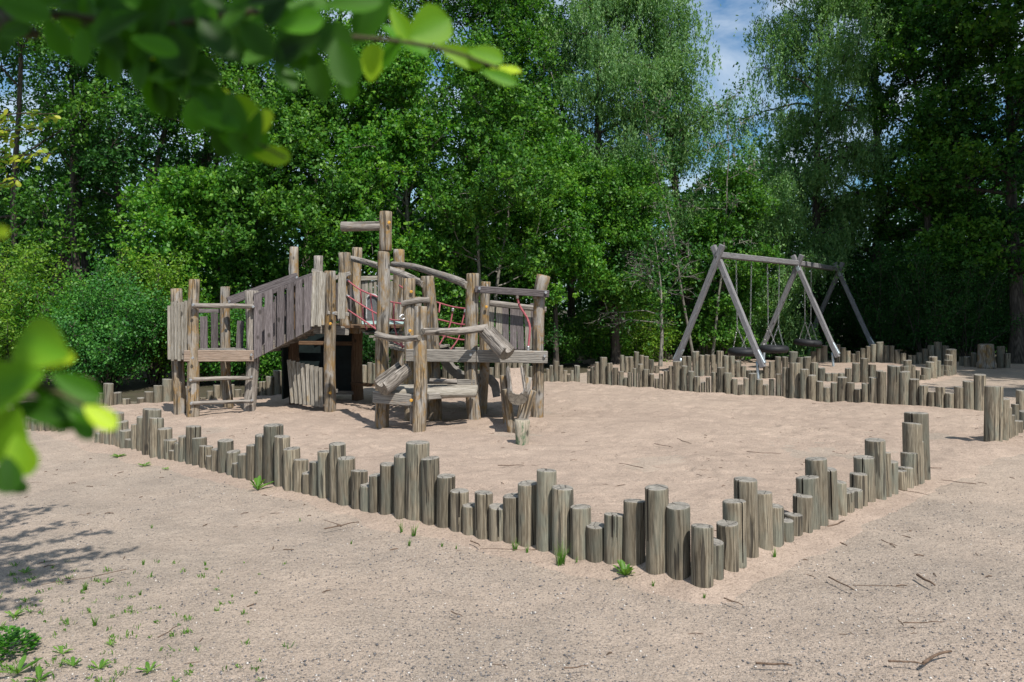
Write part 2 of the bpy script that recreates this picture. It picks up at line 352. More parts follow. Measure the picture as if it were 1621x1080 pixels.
right_row = conv([(85, 145, 865), (112, 217, 772), (138, 258, 665), (198, 314, 558), (315, 388, 622), (388, 440, 687), (440, 490, 757), (441, 532, 730), (484, 578, 637),
    (503, 615, 547), (550, 657, 455), (657, 705, 507), (705, 748, 568), (750, 787, 620), (765, 824, 607), (765, 850, 530), (787, 888, 448), (843, 942, 362), (942, 970, 425),
    (970, 1002, 470), (1003, 1045, 515), (1003, 1075, 498), (1020, 1098, 427), (1033, 1127, 365), (1030, 1119, 280), (1040, 1155, 230)], 1100, 580, 3.111)
rb = curve([(1105, 932), (1137, 921), (1158, 911), (1177, 900), (1195, 885), (1214, 876), (1233, 868), (1249, 862), (1264, 854), (1278, 850), (1293, 842), (1307, 834), (1322, 827), (1334, 821),
    (1347, 816), (1359, 811), (1369, 805), (1381, 799), (1396, 794), (1408, 789), (1417, 785), (1428, 780), (1441, 775), (1449, 771), (1457, 764), (1470, 753)])
add_row('right', 'front right edging', 'front corner', ('right', 'left'), right_row, lambda x: rb(x + 6), 'R', lean=(0.015, 0), group='log posts of the front right edging')

far_row = conv([(0, 20, 852), (20, 38, 825), (38, 62, 805), (62, 95, 778), (92, 120, 805), (122, 148, 835), (148, 165, 862), (165, 187, 835), (187, 224, 805)], 860, 370, 3.858)
far_r2 = conv([(268, 290, 838), (288, 315, 815), (315, 347, 785), (347, 392, 755), (390, 425, 790), (425, 460, 818), (460, 492, 842), (492, 515, 880), (515, 543, 848), (545, 575, 822), (577, 612, 797),
    (612, 650, 828), (650, 678, 857), (680, 705, 885), (708, 733, 855), (735, 765, 838), (765, 792, 808), (792, 846, 780), (846, 884, 808), (884, 922, 840), (922, 958, 873), (960, 990, 908),
    (993, 1020, 877), (1025, 1060, 848), (1060, 1107, 817), (1107, 1153, 850), (1153, 1187, 887), (1188, 1220, 922), (1223, 1253, 883), (1255, 1302, 853), (1303, 1340, 890), (1342, 1375, 922),
    (1378, 1412, 887), (1417, 1455, 857)], 860, 370, 3.858)
far_r2 += conv([(57, 93, 643), (93, 148, 618), (148, 190, 650), (190, 230, 680), (230, 266, 711), (267, 300, 742), (302, 333, 718), (335, 382, 690), (382, 420, 718), (420, 457, 750), (458, 493, 722),
    (495, 538, 692), (540, 583, 662), (586, 648, 633), (648, 697, 662), (697, 747, 700), (748, 790, 732), (792, 830, 765), (832, 877, 740), (880, 922, 770), (925, 967, 738), (970, 1020, 710), (1022, 1078, 677)], 1220, 380, 3.177)
fb = curve([(690, 600), (780, 602), (860, 606.4), (917, 607.5), (930, 609.5), (980, 613.5), (1040, 618), (1100, 623), (1160, 628), (1237, 631), (1280, 636), (1330, 638), (1400, 643), (1440, 645), (1500, 650), (1560, 653)])
add_row('fstub', 'back edging behind play structure', 'gap', ('left', 'right'), far_row, fb, 'C', d0=0.08, rev=True, group='log posts of the back edging by the gap')
add_row('far', 'long back edging', 'gap', ('right', 'left'), far_r2, fb, 'C', d0=0.09, group='log posts of the back edging')
# back edging seen under the platform
back2 = [(700 + 9.2 * k, 709 + 9.2 * k, [577, 573, 580, 588, 583, 576, 586, 590, 582, 570, 573, 571, 574, 571, 576, 580, 588][k]) for k in range(17)]
add_row('under', 'back edging under the platform', 'slide', ('right', 'left'), back2, curve([(690, 598), (860, 606)]), 'C', d0=0.08, group='log posts of the back edging under the platform')

row2 = conv([(468, 495, 742), (495, 522, 752), (522, 552, 752), (553, 585, 722), (585, 615, 742), (615, 645, 750), (645, 677, 770), (679, 710, 808)], 860, 370, 3.858)
add_row('mid_a', 'second pit edging left of swing', 'left A-frame', ('left', 'right'), row2, curve([(980, 591), (1045, 592.5)]), 'C', d0=0.08, rev=True, group='log posts of the second pit edging')
row2b = conv([(845, 875, 750), (877, 907, 750), (910, 953, 720), (953, 985, 742), (987, 1020, 740), (1022, 1055, 740), (1058, 1100, 717), (1100, 1137, 745), (1137, 1172, 747), (1172, 1210, 777), (1210, 1241, 808),
    (1241, 1272, 835), (1272, 1304, 835), (1307, 1341, 835), (1343, 1376, 808), (1378, 1415, 780), (1418, 1455, 752)], 860, 370, 3.858)
row2b += conv([(57, 90, 588), (92, 135, 562), (135, 167, 590), (167, 205, 588), (205, 240, 617), (240, 275, 643), (275, 303, 670), (305, 338, 670), (340, 371, 670), (373, 406, 645), (408, 447, 620), (450, 490, 595),
    (490, 529, 627), (529, 566, 657)], 1220, 380, 3.177)
add_row('mid_b', 'second pit edging under swing', 'left end', ('right', 'left'), row2b, curve([(1075, 595.5), (1160, 599), (1240, 602), (1300, 605), (1400, 607.5)]), 'C', d0=0.08, group='log posts of the second pit edging')
row3 = conv([(652, 698, 633), (667, 708, 605), (705, 728, 632), (728, 750, 655), (750, 780, 680), (757, 803, 643), (780, 822, 613), (797, 838, 587), (838, 853, 607), (852, 868, 630), (868, 900, 655), (870, 910, 632), (873, 913, 605), (880, 916, 577), (882, 932, 550)], 1220, 380, 3.177)
add_row('mid_c', 'second pit edging beyond swing', 'near corner', ('right', 'left'), row3, curve([(1400, 607), (1460, 604), (1515, 592)]), 'C', d0=0.09, group='log posts of the second pit edging')
bk = conv([(233, 252, 770), (252, 285, 742), (285, 310, 760), (400, 425, 725), (425, 458, 705), (458, 480, 740), (672, 692, 728), (690, 708, 708), (708, 740, 680), (740, 755, 705), (755, 773, 725), (773, 790, 740), (800, 820, 735),
    (820, 840, 722), (915, 933, 715), (933, 950, 700), (950, 965, 683), (965, 993, 665), (993, 1009, 680), (1009, 1025, 700), (1025, 1040, 715), (1095, 1113, 690), (1118, 1136, 668), (1138, 1172, 648), (1172, 1200, 668), (1202, 1230, 690)], 860, 370, 3.858)
add_row('bk_a', 'farthest edging left of swing', 'left end', ('right', 'left'), bk, curve([(915, 570), (1180, 571)]), 'C', d0=0.08, group='log posts of the farthest edging')
bk2 = conv([(200, 228, 560), (228, 255, 545), (255, 285, 530), (325, 350, 525), (350, 377, 542), (378, 402, 558), (403, 427, 573), (428, 449, 560), (452, 475, 545), (478, 500, 535), (501, 529, 525), (530, 566, 513), (568, 595, 532), (596, 621, 532), (622, 650, 553),
    (652, 680, 570), (690, 712, 580), (712, 732, 580), (733, 762, 567), (763, 791, 548), (792, 822, 530), (823, 860, 513), (862, 895, 532), (948, 972, 588), (973, 1005, 587), (1007, 1033, 568), (1138, 1177, 535), (1180, 1205, 570)], 1220, 380, 3.177)
add_row('bk_b', 'shaded farthest edging', 'left end', ('right', 'left'), bk2, curve([(1280, 575.5), (1510, 576), (1530, 579.5), (1600, 582)]), 'C', d0=0.08, group='log posts of the farthest edging')
lback = conv([(350, 400, 195), (582, 628, 163), (633, 690, 105), (692, 743, 160), (748, 795, 198), (796, 838, 235), (838, 883, 193), (885, 937, 155), (938, 990, 117), (990, 1053, 78)], 0, 580, 3.86)
lback += conv([(95, 130, 800), (143, 178, 830), (178, 210, 865), (210, 247, 880), (248, 277, 850), (278, 308, 823), (310, 341, 800), (342, 372, 820), (373, 405, 843), (407, 430, 860), (432, 457, 855), (458, 480, 835), (481, 512, 808), (513, 545, 785), (546, 586, 758), (587, 617, 780), (618, 645, 800)], 240, 320, 2.842)
add_row('lback', 'back left edging', 'left end', ('right', 'left'), lback, curve([(90, 651), (170, 646), (240, 642), (340, 634), (460, 627), (500, 625)]), 'C', d0=0.10, group='log posts of the back left edging')
hutb = [(572 + 9 * k, 580.5 + 9 * k, [578, 574, 576, 580, 577, 585, 590][k]) for k in range(7)]
add_row('hutb', 'back edging behind the mast', 'hut', ('right', 'left'), hutb, curve([(560, 614), (640, 606)]), 'C', d0=0.09, group='log posts of the back edging behind the mast')
fl = [(8 + 10.5 * k, 18 + 10.5 * k, [654, 650, 655, 662, 664, 663, 664, 667, 672][k]) for k in range(9)]
add_row('fleft', 'low edging at far left', 'right end', ('left', 'right'), fl, curve([(8, 672), (50, 680), (100, 686)]), 'C', d0=0.09, rev=True, group='log posts of the low left edging')
rr = conv([(505, 715, 215), (717, 785, 345), (785, 820, 440), (820, 850, 520), (848, 885, 583), (885, 938, 583), (938, 1010, 478)], 1480, 580, 6.75)
add_row('rr', 'right edging by the opening', 'opening', ('right', 'left'), rr, curve([(1570, 704), (1592, 700), (1600, 695), (1606, 693), (1612, 689), (1620, 687), (1630, 684)]), 'R', d0=0.11, group='log posts of the right edging')
rr2 = [(1609, 1625, 618), (1602, 1612, 640), (1626, 1642, 630), (1642, 1658, 645)]
add_row('rrb', 'edging at the right border', 'left end', ('right', 'left'), rr2, curve([(1600, 668), (1660, 668)]), 'C', d0=0.11, group='log posts of the right edging')

def post_mesh(h, d, seed, low=-0.06):
    r = random.Random(seed); n = 30
    ang = [2 * math.pi * k / n for k in range(n)]
    ca = [r.uniform(0, 2 * math.pi) for _ in range(r.choice([1, 1, 2]))]           # drying checks
    R = d / 2
    lv = [low, 0.0, 0.04] + [h * f for f in (0.2, 0.4, 0.6, 0.8, 0.93)] + [h - 0.010, h - 0.003, h]
    lv = sorted(set(round(x, 4) for x in lv))
    rs = [R * (1 + 0.035 * math.sin(2 * a + r.uniform(0, 0.2) + seed)) for a in ang]
    co = []; tilt = (r.uniform(-0.09, 0.09), r.uniform(-0.09, 0.09))
    order = []
    base = [(a, rs[i]) for i, a in enumerate(ang)]
    cols = []
    for i, a in enumerate(ang):
        cols.append((a, rs[i], 0))
    for c in ca:
        w = r.uniform(0.05, 0.10)
        cols += [(c - w, R, 0), (c, R, 1), (c + w, R, 0)]
    cols.sort(key=lambda t: t[0] % (2 * math.pi)); m = len(cols)
    depth = r.uniform(0.15, 0.4); cl = r.uniform(0.35, 1.0)
    for j, z in enumerate(lv):
        for (a, rad, cf) in cols:
            rr_ = rad * (1 + 0.012 * math.sin(z * 9 + seed + 3 * a))
            if j == len(lv) - 1: rr_ *= 0.93
            elif j == len(lv) - 2: rr_ *= 0.985
            if cf: rr_ *= 1 - depth * max(0.0, min(1.0, (z / max(h, 0.01) - (1 - cl)) / 0.25))
            x = rr_ * math.cos(a); y = rr_ * math.sin(a)
            zz = z + (x * tilt[0] + y * tilt[1] if z > h * 0.9 else 0)
            co.append((x, y, zz))
    faces = []; mi = []
    for j in range(len(lv) - 1):
        for i in range(m):
            i2 = (i + 1) % m
            faces.append((j * m + i, j * m + i2, (j + 1) * m + i2, (j + 1) * m + i)); ck_ = (cols[i][2] or cols[i2][2]) and lv[j] > h * (1 - cl); mi.append(2 if ck_ else (0 if j < len(lv) - 2 else 1))
    # end grain: inner ring + centre
    b = (len(lv) - 1) * m; k0 = len(co)
    for (a, rad, cf) in cols:
        q_ = 0.5 if not cf else 0.35
        x = rad * q_ * math.cos(a); y = rad * q_ * math.sin(a)
        co.append((x, y, h + x * tilt[0] + y * tilt[1] - (0.008 if cf else 0.0) + r.uniform(-0.0015, 0.0015)))
    for i in range(m):
        i2 = (i + 1) % m; faces.append((b + i, b + i2, k0 + i2, k0 + i)); mi.append(2 if (cols[i][2] or cols[i2][2]) else 1)
    co.append((0, 0, h - 0.001)); c0 = len(co) - 1
    me = bpy.data.meshes.new('log_post')
    faces += [(k0 + i, k0 + (i + 1) % m, c0) for i in range(m)]; mi += [1] * m
    me.from_pydata(co, [], faces)
    me.polygons.foreach_set('material_index', mi); me.polygons.foreach_set('use_smooth', [x == 0 for x in mi])
    me.update(); return me
ORD = ['', 'first', 'second', 'third', 'fourth', 'fifth', 'sixth', 'seventh', 'eighth', 'ninth', 'tenth', 'eleventh', 'twelfth', 'thirteenth', 'fourteenth', 'fifteenth', 'sixteenth', 'seventeenth', 'eighteenth', 'nineteenth', 'twentieth']
allp = []
for R_ in rows:
    ps = R_['posts'][::-1] if R_['rev'] else R_['posts']
    hs = [p['h'] for p in ps]; n = len(ps)
    peaks = [k for k in range(n) if (k == 0 or hs[k] > hs[k - 1]) and (k == n - 1 or hs[k] >= hs[k + 1])]
    for k, p in enumerate(ps):
        j = min(range(len(peaks)), key=lambda q_: (abs(peaks[q_] - k), q_)); dlt = k - peaks[j]
        pk = f"{ORD[j + 1]} peak from {R_['landmark']}" if len(peaks) > 1 else "the peak"
        if dlt == 0: lab = f"tallest log post, {pk}, {R_['where']}"
        else: lab = f"log post {ORD[abs(dlt)]} {R_['sides'][0 if dlt > 0 else 1]} of {pk}, {R_['where']}"
        w = lab.split()
        allp.append((p, lab, R_['group'], R_['key']))
allp.sort(key=lambda t: -t[0]['px'])
rest = []
for k, (p, lab, grp, key) in enumerate(allp):
    if p['h'] < 0.04: p['h'] = 0.06
    me = post_mesh(p['h'], p['d'], k + 1)
    if k >= 296: rest.append((me, p)); continue
    o = link('log_post', me, [M['post'], M['post_end'], M['crack']])
    o.location = (p['x'], p['y'], gnd_h(p['x'], p['y']) * 0)
    o.rotation_euler = (random.uniform(-0.012, 0.012) + p['lean'][1], random.uniform(-0.014, 0.014) - p['lean'][0], random.uniform(0, 0.0))
    tag(o, lab, 'post', grp)
if rest:
    co = []; fs = []
    for me, p in rest:
        b = len(co); co += [(v.co.x + p['x'], v.co.y + p['y'], v.co.z) for v in me.vertices]; fs += [tuple(i + b for i in f.vertices) for f in me.polygons]
    me = bpy.data.meshes.new('log_posts_far'); me.from_pydata(co, [], fs); me.update()
    tag(link('far_log_posts', me, M['post']), 'smallest shaded log posts far behind the swing', 'post', kind='stuff')

def rowpts(key): return [(p['x'], p['y']) for p in next(r for r in rows if r['key'] == key)['posts']]
# ---------------------------------------------------------------- sand pit
lr = rowpts('left'); rr_ = rowpts('right'); fr = rowpts('far'); fs_ = rowpts('fstub'); un = rowpts('under'); lbk = rowpts('lback')
poly = lr + rr_ + [(5.25, 8.35), (7.0, 8.6), (7.4, 9.6), (6.9, 11.4)] + fr[::-1] + fs_[::-1] + un[::-1] + [(-1.9, 14.2)] + lbk[::-1] + [(-5.6, 9.6)]
def sand_sheet(name, poly, x0, x1, y0, y1, step, lift=0.02, mounds=()):
    X, Y, q = grid(x0, x1, y0, y1, step)
    ins, dm = inside(X, Y, poly); s = np.where(ins, dm, -dm) + 0.05 * fbm(X, Y, 5.0, 3, 1.0) * np.clip((X - 3.2), 0, 1)
    H = 0.010 * fbm(X, Y, 1.1, 4, 0.3) + 0.004 * fbm(X, Y, 6.0, 3, 1.1) - 0.012
    bumps = 0.012 * fbm(X, Y, 2.4, 3, 2.2) + 0.004 * fbm(X, Y, 7.3, 3, 0.9)
    s = s + 0.05 * fbm(X, Y, 3.1, 3, 0.2); fade = np.clip((s + 0.24) / 0.30, 0, 1) * 1.0; bumps = bumps + 0.014 * np.exp(-(s / 0.13) ** 2) * (1 + 0.6 * fbm(X, Y, 4.3, 2, 1.9))
    for (mx_, my_, r_, a_) in mounds: bumps += a_ * np.exp(-((X - mx_) ** 2 + (Y - my_) ** 2) / r_ ** 2)
    Zs = H * (1 - fade) + (lift + bumps) * fade - 0.03 * np.clip((-s - 0.2) / 0.1, 0, 1)
    rs = np.random.default_rng(5); W = len(np.arange(x0, x1 + 1e-6, step)); Z2 = Zs.reshape(-1, W); X2 = X.reshape(-1, W); Y2 = Y.reshape(-1, W); F2 = fade.reshape(-1, W)
    for _ in range(int(34 * (x1 - x0) * (y1 - y0))):
        cx_, cy_ = rs.uniform(x0, x1), rs.uniform(y0, y1); a_ = rs.uniform(0, 6.28); ra, rb_ = rs.uniform(0.05, 0.15), rs.uniform(0.035, 0.07); dp_ = rs.uniform(-0.018, 0.010)
        i0, i1 = int((cy_ - 0.3 - y0) / step), int((cy_ + 0.3 - y0) / step); j0, j1 = int((cx_ - 0.3 - x0) / step), int((cx_ + 0.3 - x0) / step)
        i0, j0 = max(i0, 0), max(j0, 0); dx_ = X2[i0:i1, j0:j1] - cx_; dy_ = Y2[i0:i1, j0:j1] - cy_; u_ = (dx_ * math.cos(a_) + dy_ * math.sin(a_)) / ra; v_ = (-dx_ * math.sin(a_) + dy_ * math.cos(a_)) / rb_; rq = u_ * u_ + v_ * v_
        Z2[i0:i1, j0:j1] += F2[i0:i1, j0:j1] * dp_ * (np.exp(-rq) - 0.35 * np.exp(-((np.sqrt(rq) - 1.5) / 0.5) ** 2))
    Zs = Z2.ravel()
    keep = (s[q] > -0.32).all(axis=1)
    co, q2 = drop_unused(np.stack([X, Y, Zs], -1), q[keep])
    tag(link(name, fast_mesh(name, co, q2, smooth=True), M['sand']), kind='structure')
mounds = [(-0.45, 9.75, 0.35, 0.04), (-1.1, 9.1, 0.3, 0.03), (0.3, 9.8, 0.3, 0.03), (-3.6, 10.6, 0.5, 0.03), (-0.9, 10.2, 0.6, -0.05), (0.1, 8.9, 0.4, -0.04), (2.5, 11, 1.2, 0.03), (3.0, 8, 0.8, -0.03), (0.2, 10.8, 0.4, -0.05), (-2.4, 9.4, 0.5, 0.03), (1.2, 7.2, 0.5, -0.03), (1.6, 9.4, 0.7, 0.03), (-1.0, 7.4, 0.6, 0.02), (4.6, 9.0, 0.5, -0.035), (-3.4, 9.2, 0.5, -0.03)]
sand_sheet('sand_pit', poly, -7, 8.2, 3.4, 15.5, 0.035, mounds=mounds)
m2 = rowpts('mid_b'); mc = rowpts('mid_c'); ma = rowpts('mid_a')
poly2 = ma + m2 + mc + [(9.5, 20.5), (2.0, 21.5)]
sand_sheet('swing_sand_pit', poly2, 1.2, 11, 14.5, 22.5, 0.09, lift=0.02)

# ---------------------------------------------------------------- wooden parts
def frame_to(d, up=None):
    z = d.normalized(); u = up or (Vector((0, 0, 1)) if abs(z.z) < 0.9 else Vector((0, -1, 0)))
    x = u.cross(z).normalized(); y = z.cross(x)
    return Matrix((x, y, z)).transposed().to_4x4()
_seed = [100]
def log(name, p0, p1, r0, r1=None, mats=None, parent=None, bend=(0, 0), n=18, wob=0.05, flare=0.0):
    r1 = r1 or r0; _seed[0] += 1; sd_ = _seed[0]; r = random.Random(sd_)
    d = p1 - p0; Ln = d.length; nr = max(4, int(Ln / 0.09)); co = []; fs = []; mi = []
    ph = [r.uniform(0, 6.28) for _ in range(6)]
    lv = [0, 0.008] + [Ln * k / nr for k in range(1, nr)] + [Ln - 0.008, Ln]
    kn = [(r.uniform(0.1, 0.9) * Ln, r.uniform(0, 6.28)) for _ in range(max(1, int(Ln * 1.5)))]
    for j, z in enumerate(lv):
        f = z / Ln; rad = r0 + (r1 - r0) * f + flare * max(0, 1 - f * 4)
        if j in (0, len(lv) - 1): rad *= 0.90
        ox = bend[0] * math.sin(math.pi * f) + 0.006 * math.sin(z * 5 + ph[0]); oy = bend[1] * math.sin(math.pi * f) + 0.006 * math.sin(z * 4 + ph[1])
        for i in range(n):
            a = 2 * math.pi * i / n
            rr2_ = rad * (1 + wob * (0.6 * math.sin(2 * a + ph[2] + z) + 0.35 * math.sin(3 * a + ph[3] - 2 * z) + 0.3 * math.sin(5 * a + ph[4] + 5 * z)))
            for kz, ka in kn:
                da = (a - ka + math.pi) % (2 * math.pi) - math.pi
                rr2_ += rad * 0.16 * math.exp(-((z - kz) / 0.05) ** 2 - (da / 0.45) ** 2)
            co.append((ox + rr2_ * math.cos(a), oy + rr2_ * math.sin(a), z))
    for j in range(len(lv) - 1):
        for i in range(n):
            i2 = (i + 1) % n; fs.append((j * n + i, j * n + i2, (j + 1) * n + i2, (j + 1) * n + i)); mi.append(0)
    b = (len(lv) - 1) * n
    fs.append(tuple(range(n - 1, -1, -1))); mi.append(1); fs.append(tuple(range(b, b + n))); mi.append(1)
    me = bpy.data.meshes.new(name); me.from_pydata(co, [], fs); me.polygons.foreach_set('material_index', mi)
    me.polygons.foreach_set('use_smooth', [x == 0 for x in mi]); me.update()
    return link(name, me, mats or [M['log'], M['log_end']], parent, Matrix.Translation(p0) @ frame_to(d))
def plank(name, p0, p1, w, t_, mat, parent=None, up=None, top=None, rnd=0.0, bow=0.0):
    """board from p0 to p1; its width lies along `up`-perpendicular x, thickness along y"""
    d = p1 - p0; Ln = d.length; _seed[0] += 1; r = random.Random(_seed[0]); be = min(w, t_) * 0.12
    prof = [(-w / 2 + be, -t_ / 2), (w / 2 - be, -t_ / 2), (w / 2, -t_ / 2 + be), (w / 2, t_ / 2 - be), (w / 2 - be, t_ / 2), (-w / 2 + be, t_ / 2), (-w / 2, t_ / 2 - be), (-w / 2, -t_ / 2 + be)]
    nz_ = 7; co = []; fs = []; n = 8
    for j in range(nz_):
        f = j / (nz_ - 1); sc = 0.94 if j in (0, nz_ - 1) else 1.0
        z = Ln * f if 0 < j < nz_ - 1 else (0 if j == 0 else Ln)
        if j == 1: z = be
        if j == nz_ - 2: z = Ln - be
        jx = rnd * w * r.uniform(-0.5, 0.5)
        for (x, y) in prof: co.append((x * sc * (1 + rnd * r.uniform(-0.5, 0.5)) + jx + bow * math.sin(math.pi * f), y * sc, z))
    for j in range(nz_ - 1):
        for i in range(n): fs.append((j * n + i, j * n + (i + 1) % n, (j + 1) * n + (i + 1) % n, (j + 1) * n + i))
    fs.append(tuple(range(n - 1, -1, -1))); fs.append(tuple(range((nz_ - 1) * n, nz_ * n)))
    me = bpy.data.meshes.new(name); me.from_pydata(co, [], fs); me.update()
    return link(name, me, mat, parent, Matrix.Translation(p0) @ frame_to(d, up))
def tube_mesh(name, pts, r, n=8):
    pts = [Vector(p) for p in pts]; co = []; fs = []
    # catmull-rom smoothing
    sp = []
    for i in range(len(pts) - 1):
        a = pts[max(i - 1, 0)]; b = pts[i]; c = pts[i + 1]; d = pts[min(i + 2, len(pts) - 1)]
        for k in range(4):
            u = k / 4; sp.append(0.5 * ((2 * b) + (c - a) * u + (2 * a - 5 * b + 4 * c - d) * u * u + (3 * b - a - 3 * c + d) * u ** 3))
    sp.append(pts[-1])
    for i, p in enumerate(sp):
        d = (sp[min(i + 1, len(sp) - 1)] - sp[max(i - 1, 0)]).normalized(); m = frame_to(d)
        rad = r[0] + (r[1] - r[0]) * i / (len(sp) - 1) if isinstance(r, tuple) else r
        for k in range(n):
            a = 2 * math.pi * k / n; co.append(p + m @ Vector((rad * math.cos(a), rad * math.sin(a), 0)))
    for i in range(len(sp) - 1):
        for k in range(n): fs.append((i * n + k, i * n + (k + 1) % n, (i + 1) * n + (k + 1) % n, (i + 1) * n + k))
    fs.append(tuple(range(n - 1, -1, -1))); fs.append(tuple(range((len(sp) - 1) * n, len(sp) * n)))
    return co, fs
def tubes(name, lists, r, mat, parent=None, n=8):
    co = []; fs = []; base = Vector((0, 0, 0))
    if parent is not None: base = parent.location if parent.parent is None else parent.parent.location
    for pts in lists:
        c_, f_ = tube_mesh(name, pts, r, n); b = len(co); co += [v - base for v in c_]; fs += [tuple(i + b for i in f) for f in f_]
    me = bpy.data.meshes.new(name); me.from_pydata(co, [], fs); me.polygons.foreach_set('use_smooth', [True] * len(fs)); me.update()
    o = link(name, me, mat); o.parent = parent; return o
def bolts(name, spots, r, mat, parent, toward=Vector((0, -1, 0))):
    if len(spots) > 1:
        for q_ in spots: bolts(name, [q_], r, mat, parent, toward)
        return
    co = []; fs = []; base = parent.location
    for s in spots:
        m = frame_to(toward); b = len(co); n = 10
        for (rr3, z) in ((r, 0), (r, 0.35 * r), (r * 0.7, 0.8 * r)):
            for k in range(n):
                a = 6.2832 * k / n; co.append(Vector(s) - base + m @ Vector((rr3 * math.cos(a), rr3 * math.sin(a), z)))
        for j in range(2):
            for k in range(n): fs.append((b + j * n + k, b + j * n + (k + 1) % n, b + (j + 1) * n + (k + 1) % n, b + (j + 1) * n + k))
        fs.append(tuple(b + 2 * n + k for k in range(n)))
    me = bpy.data.meshes.new(name); me.from_pydata(co, [], fs); me.update(); o = link(name, me, mat); o.parent = parent; return o

# ---------------------------------------------------------------- play structure
PS = empty('play_structure', Vector((-1.8, 10.3, 0)), 'weathered timber climbing structure with ramp, mast, rope net and platforms standing in the sand', 'play structure')
LG = [M['log'], M['log_end']]; GR = [M['log_grey'], M['log_end']]; HW = [M['hut_wood'], M['log_end']]
def post(pt, pb, r0, r1=None, mats=LG, mid=None, **k):
    """upright log: pb (px,py,Z) foot in the sand, pt (px,py) top at Z"""
    Zb = pb[2]; b = P(pb[0], pb[1], Zb); b.z = -0.05
    tpt = P(pt[0], pt[1], pt[2] if len(pt) > 2 else Zb)
    return log('post', b, tpt, r0, r1, mats, PS, **k)
# left ladder tower
post((279, 457, 10.45), (285.5, 659, 10.45), 0.078, 0.070, LG, bend=(0.0, 0.02))
post((307.5, 442.5, 10.2), (306, 663, 10.13), 0.075, 0.068, LG, wob=0.07, bend=(0.01, 0.0))
post((399, 460, 10.62), (394, 655, 10.6), 0.082, 0.088, GR, wob=0.12, bend=(-0.03, 0.0))
post((357, 454, 11.0), (363, 650, 11.0), 0.070, 0.062, LG, bend=(0.03, 0))
plank('platform_beam', P(291, 563.5, 10.08), P(402, 563.5, 10.5), 0.145, 0.055, M['beam_worn'], PS, up=Vector((0, -1, 0)))
for k in range(7):
    f = k / 6
    a = P(296, 563, 10.2).lerp(P(400, 563, 10.62), f); b = P(284, 563, 10.6).lerp(P(372, 563, 11.1), f); a.z = b.z = 0.84
    plank('deck_board', a, b, 0.115, 0.035, M['beam'], PS, up=Vector((0, 0, 1)))
log('rail', P(304, 483.5, 10.05), P(403, 486, 10.5), 0.032, 0.03, GR, PS)
log('rung', P(299, 602, 10.05), P(400, 597.5, 10.48), 0.027, 0.025, GR, PS)
log('rung', P(301, 639.5, 10.05), P(401, 634.5, 10.48), 0.025, 0.024, GR, PS)
for k in range(6):       # vertical half-round slats on the outer end
    x = 268 + 5.3 * k
    plank('slat', P(x + 0.5, 570 + (1.5 if k % 2 else -1), 10.32 - 0.03 * k), P(x, 480 - (k % 3) * 2 + (4 if k == 0 else 0), 10.32 - 0.03 * k), 0.042, 0.03, M['slat'], PS, up=Vector((0, -1, 0)), rnd=0.06)
plank('rail', P(296, 492, 10.95), P(352, 492.5, 11.15), 0.055, 0.04, M['plank'], PS, up=Vector((0, -1, 0)))
for (x, yt, w) in ((323, 501, 0.10), (340, 496, 0.095), (353, 498, 0.08)):
    plank('panel_board', P(x, 556, 11.05), P(x - 0.5, yt, 11.05), w, 0.024, M['plank'], PS, up=Vector((0, -1, 0)))
plank('panel_board', P(379, 556, 10.9), P(381, 508, 10.9), 0.09, 0.03, M['plank'], PS, up=Vector((0, -1, 0)))
# ramp up to the hut
def ramp_pt(f, hofs, back): # f 0..1 along the ramp
    x = -3.42 + (-2.68 + 3.42) * f; y = 10.62 + 0.12 * f + back * 1.0; return Vector((x, y, 0.84 + (1.15 - 0.84) * f + hofs))
A0 = P(407, 567, 10.5); A1 = P(496, 520, 10.62); B0 = P(407, 467, 10.5); B1 = P(496, 436, 10.62)
def slope_board(x0, x1, Zo, lo_of, hi_of, mat, th=0.024):
    c = []
    for dy in (0, th):
        for x, f in ((x0, lo_of), (x1, lo_of), (x1, hi_of), (x0, hi_of)): v_ = f(x); c.append(Vector((v_.x, v_.y + Zo + dy, v_.z)) - PS.location)
    c0 = c[0].copy(); me = bpy.data.meshes.new('panel_board'); me.from_pydata([v_ - c0 for v_ in c], [], [(0, 1, 2, 3), (7, 6, 5, 4), (0, 4, 5, 1), (1, 5, 6, 2), (2, 6, 7, 3), (3, 7, 4, 0)]); me.update()
    o_ = link('panel_board', me, mat); o_.parent = PS; o_.location = c0; return o_
loF = lambda x: A0.lerp(A1, (x - 407) / 89); hiF = lambda x: B0.lerp(B1, (x - 407) / 89)
for x0, x1 in ((403.5, 415.5), (420.5, 433), (439.8, 450.5), (455, 465.5), (469, 479), (482.5, 495)): slope_board(x0, x1, -0.04, loF, hiF, M['plank'])
for x0, x1 in ((433.8, 439), (451, 455.2), (466, 468.6), (479.5, 482)): slope_board(x0, x1, 0.03, lambda x: loF(x) + Vector((0, 0, 0.03)), lambda x: hiF(x) - Vector((0, 0, 0.10)), M['slat'] if x0 > 465 else M['plank'])
plank('rail', P(403, 470.5, 10.52), P(496, 437, 10.64), 0.09, 0.045, M['plank'], PS, up=Vector((0, -1, 0)))
plank('ramp_beam', P(404, 561, 10.56), P(498, 513, 10.68), 0.11, 0.045, M['beam'], PS, up=Vector((0, -1, 0)))
plank('rail', P(361, 477.5, 10.75), P(471, 438, 11.25), 0.115, 0.05, M['plank'], PS, up=Vector((0, -1, 0)))
for i in range(10):      # back panel boards of the ramp, half seen through the gaps
    f = (i + 0.5) / 10; a = P(404, 560, 11.5).lerp(P(480, 520, 11.7), f)
    plank('panel_board', a, a + Vector((0.0, 0, 0.62)), 0.085, 0.022, M['plank'], PS, up=Vector((0, -1, 0)))
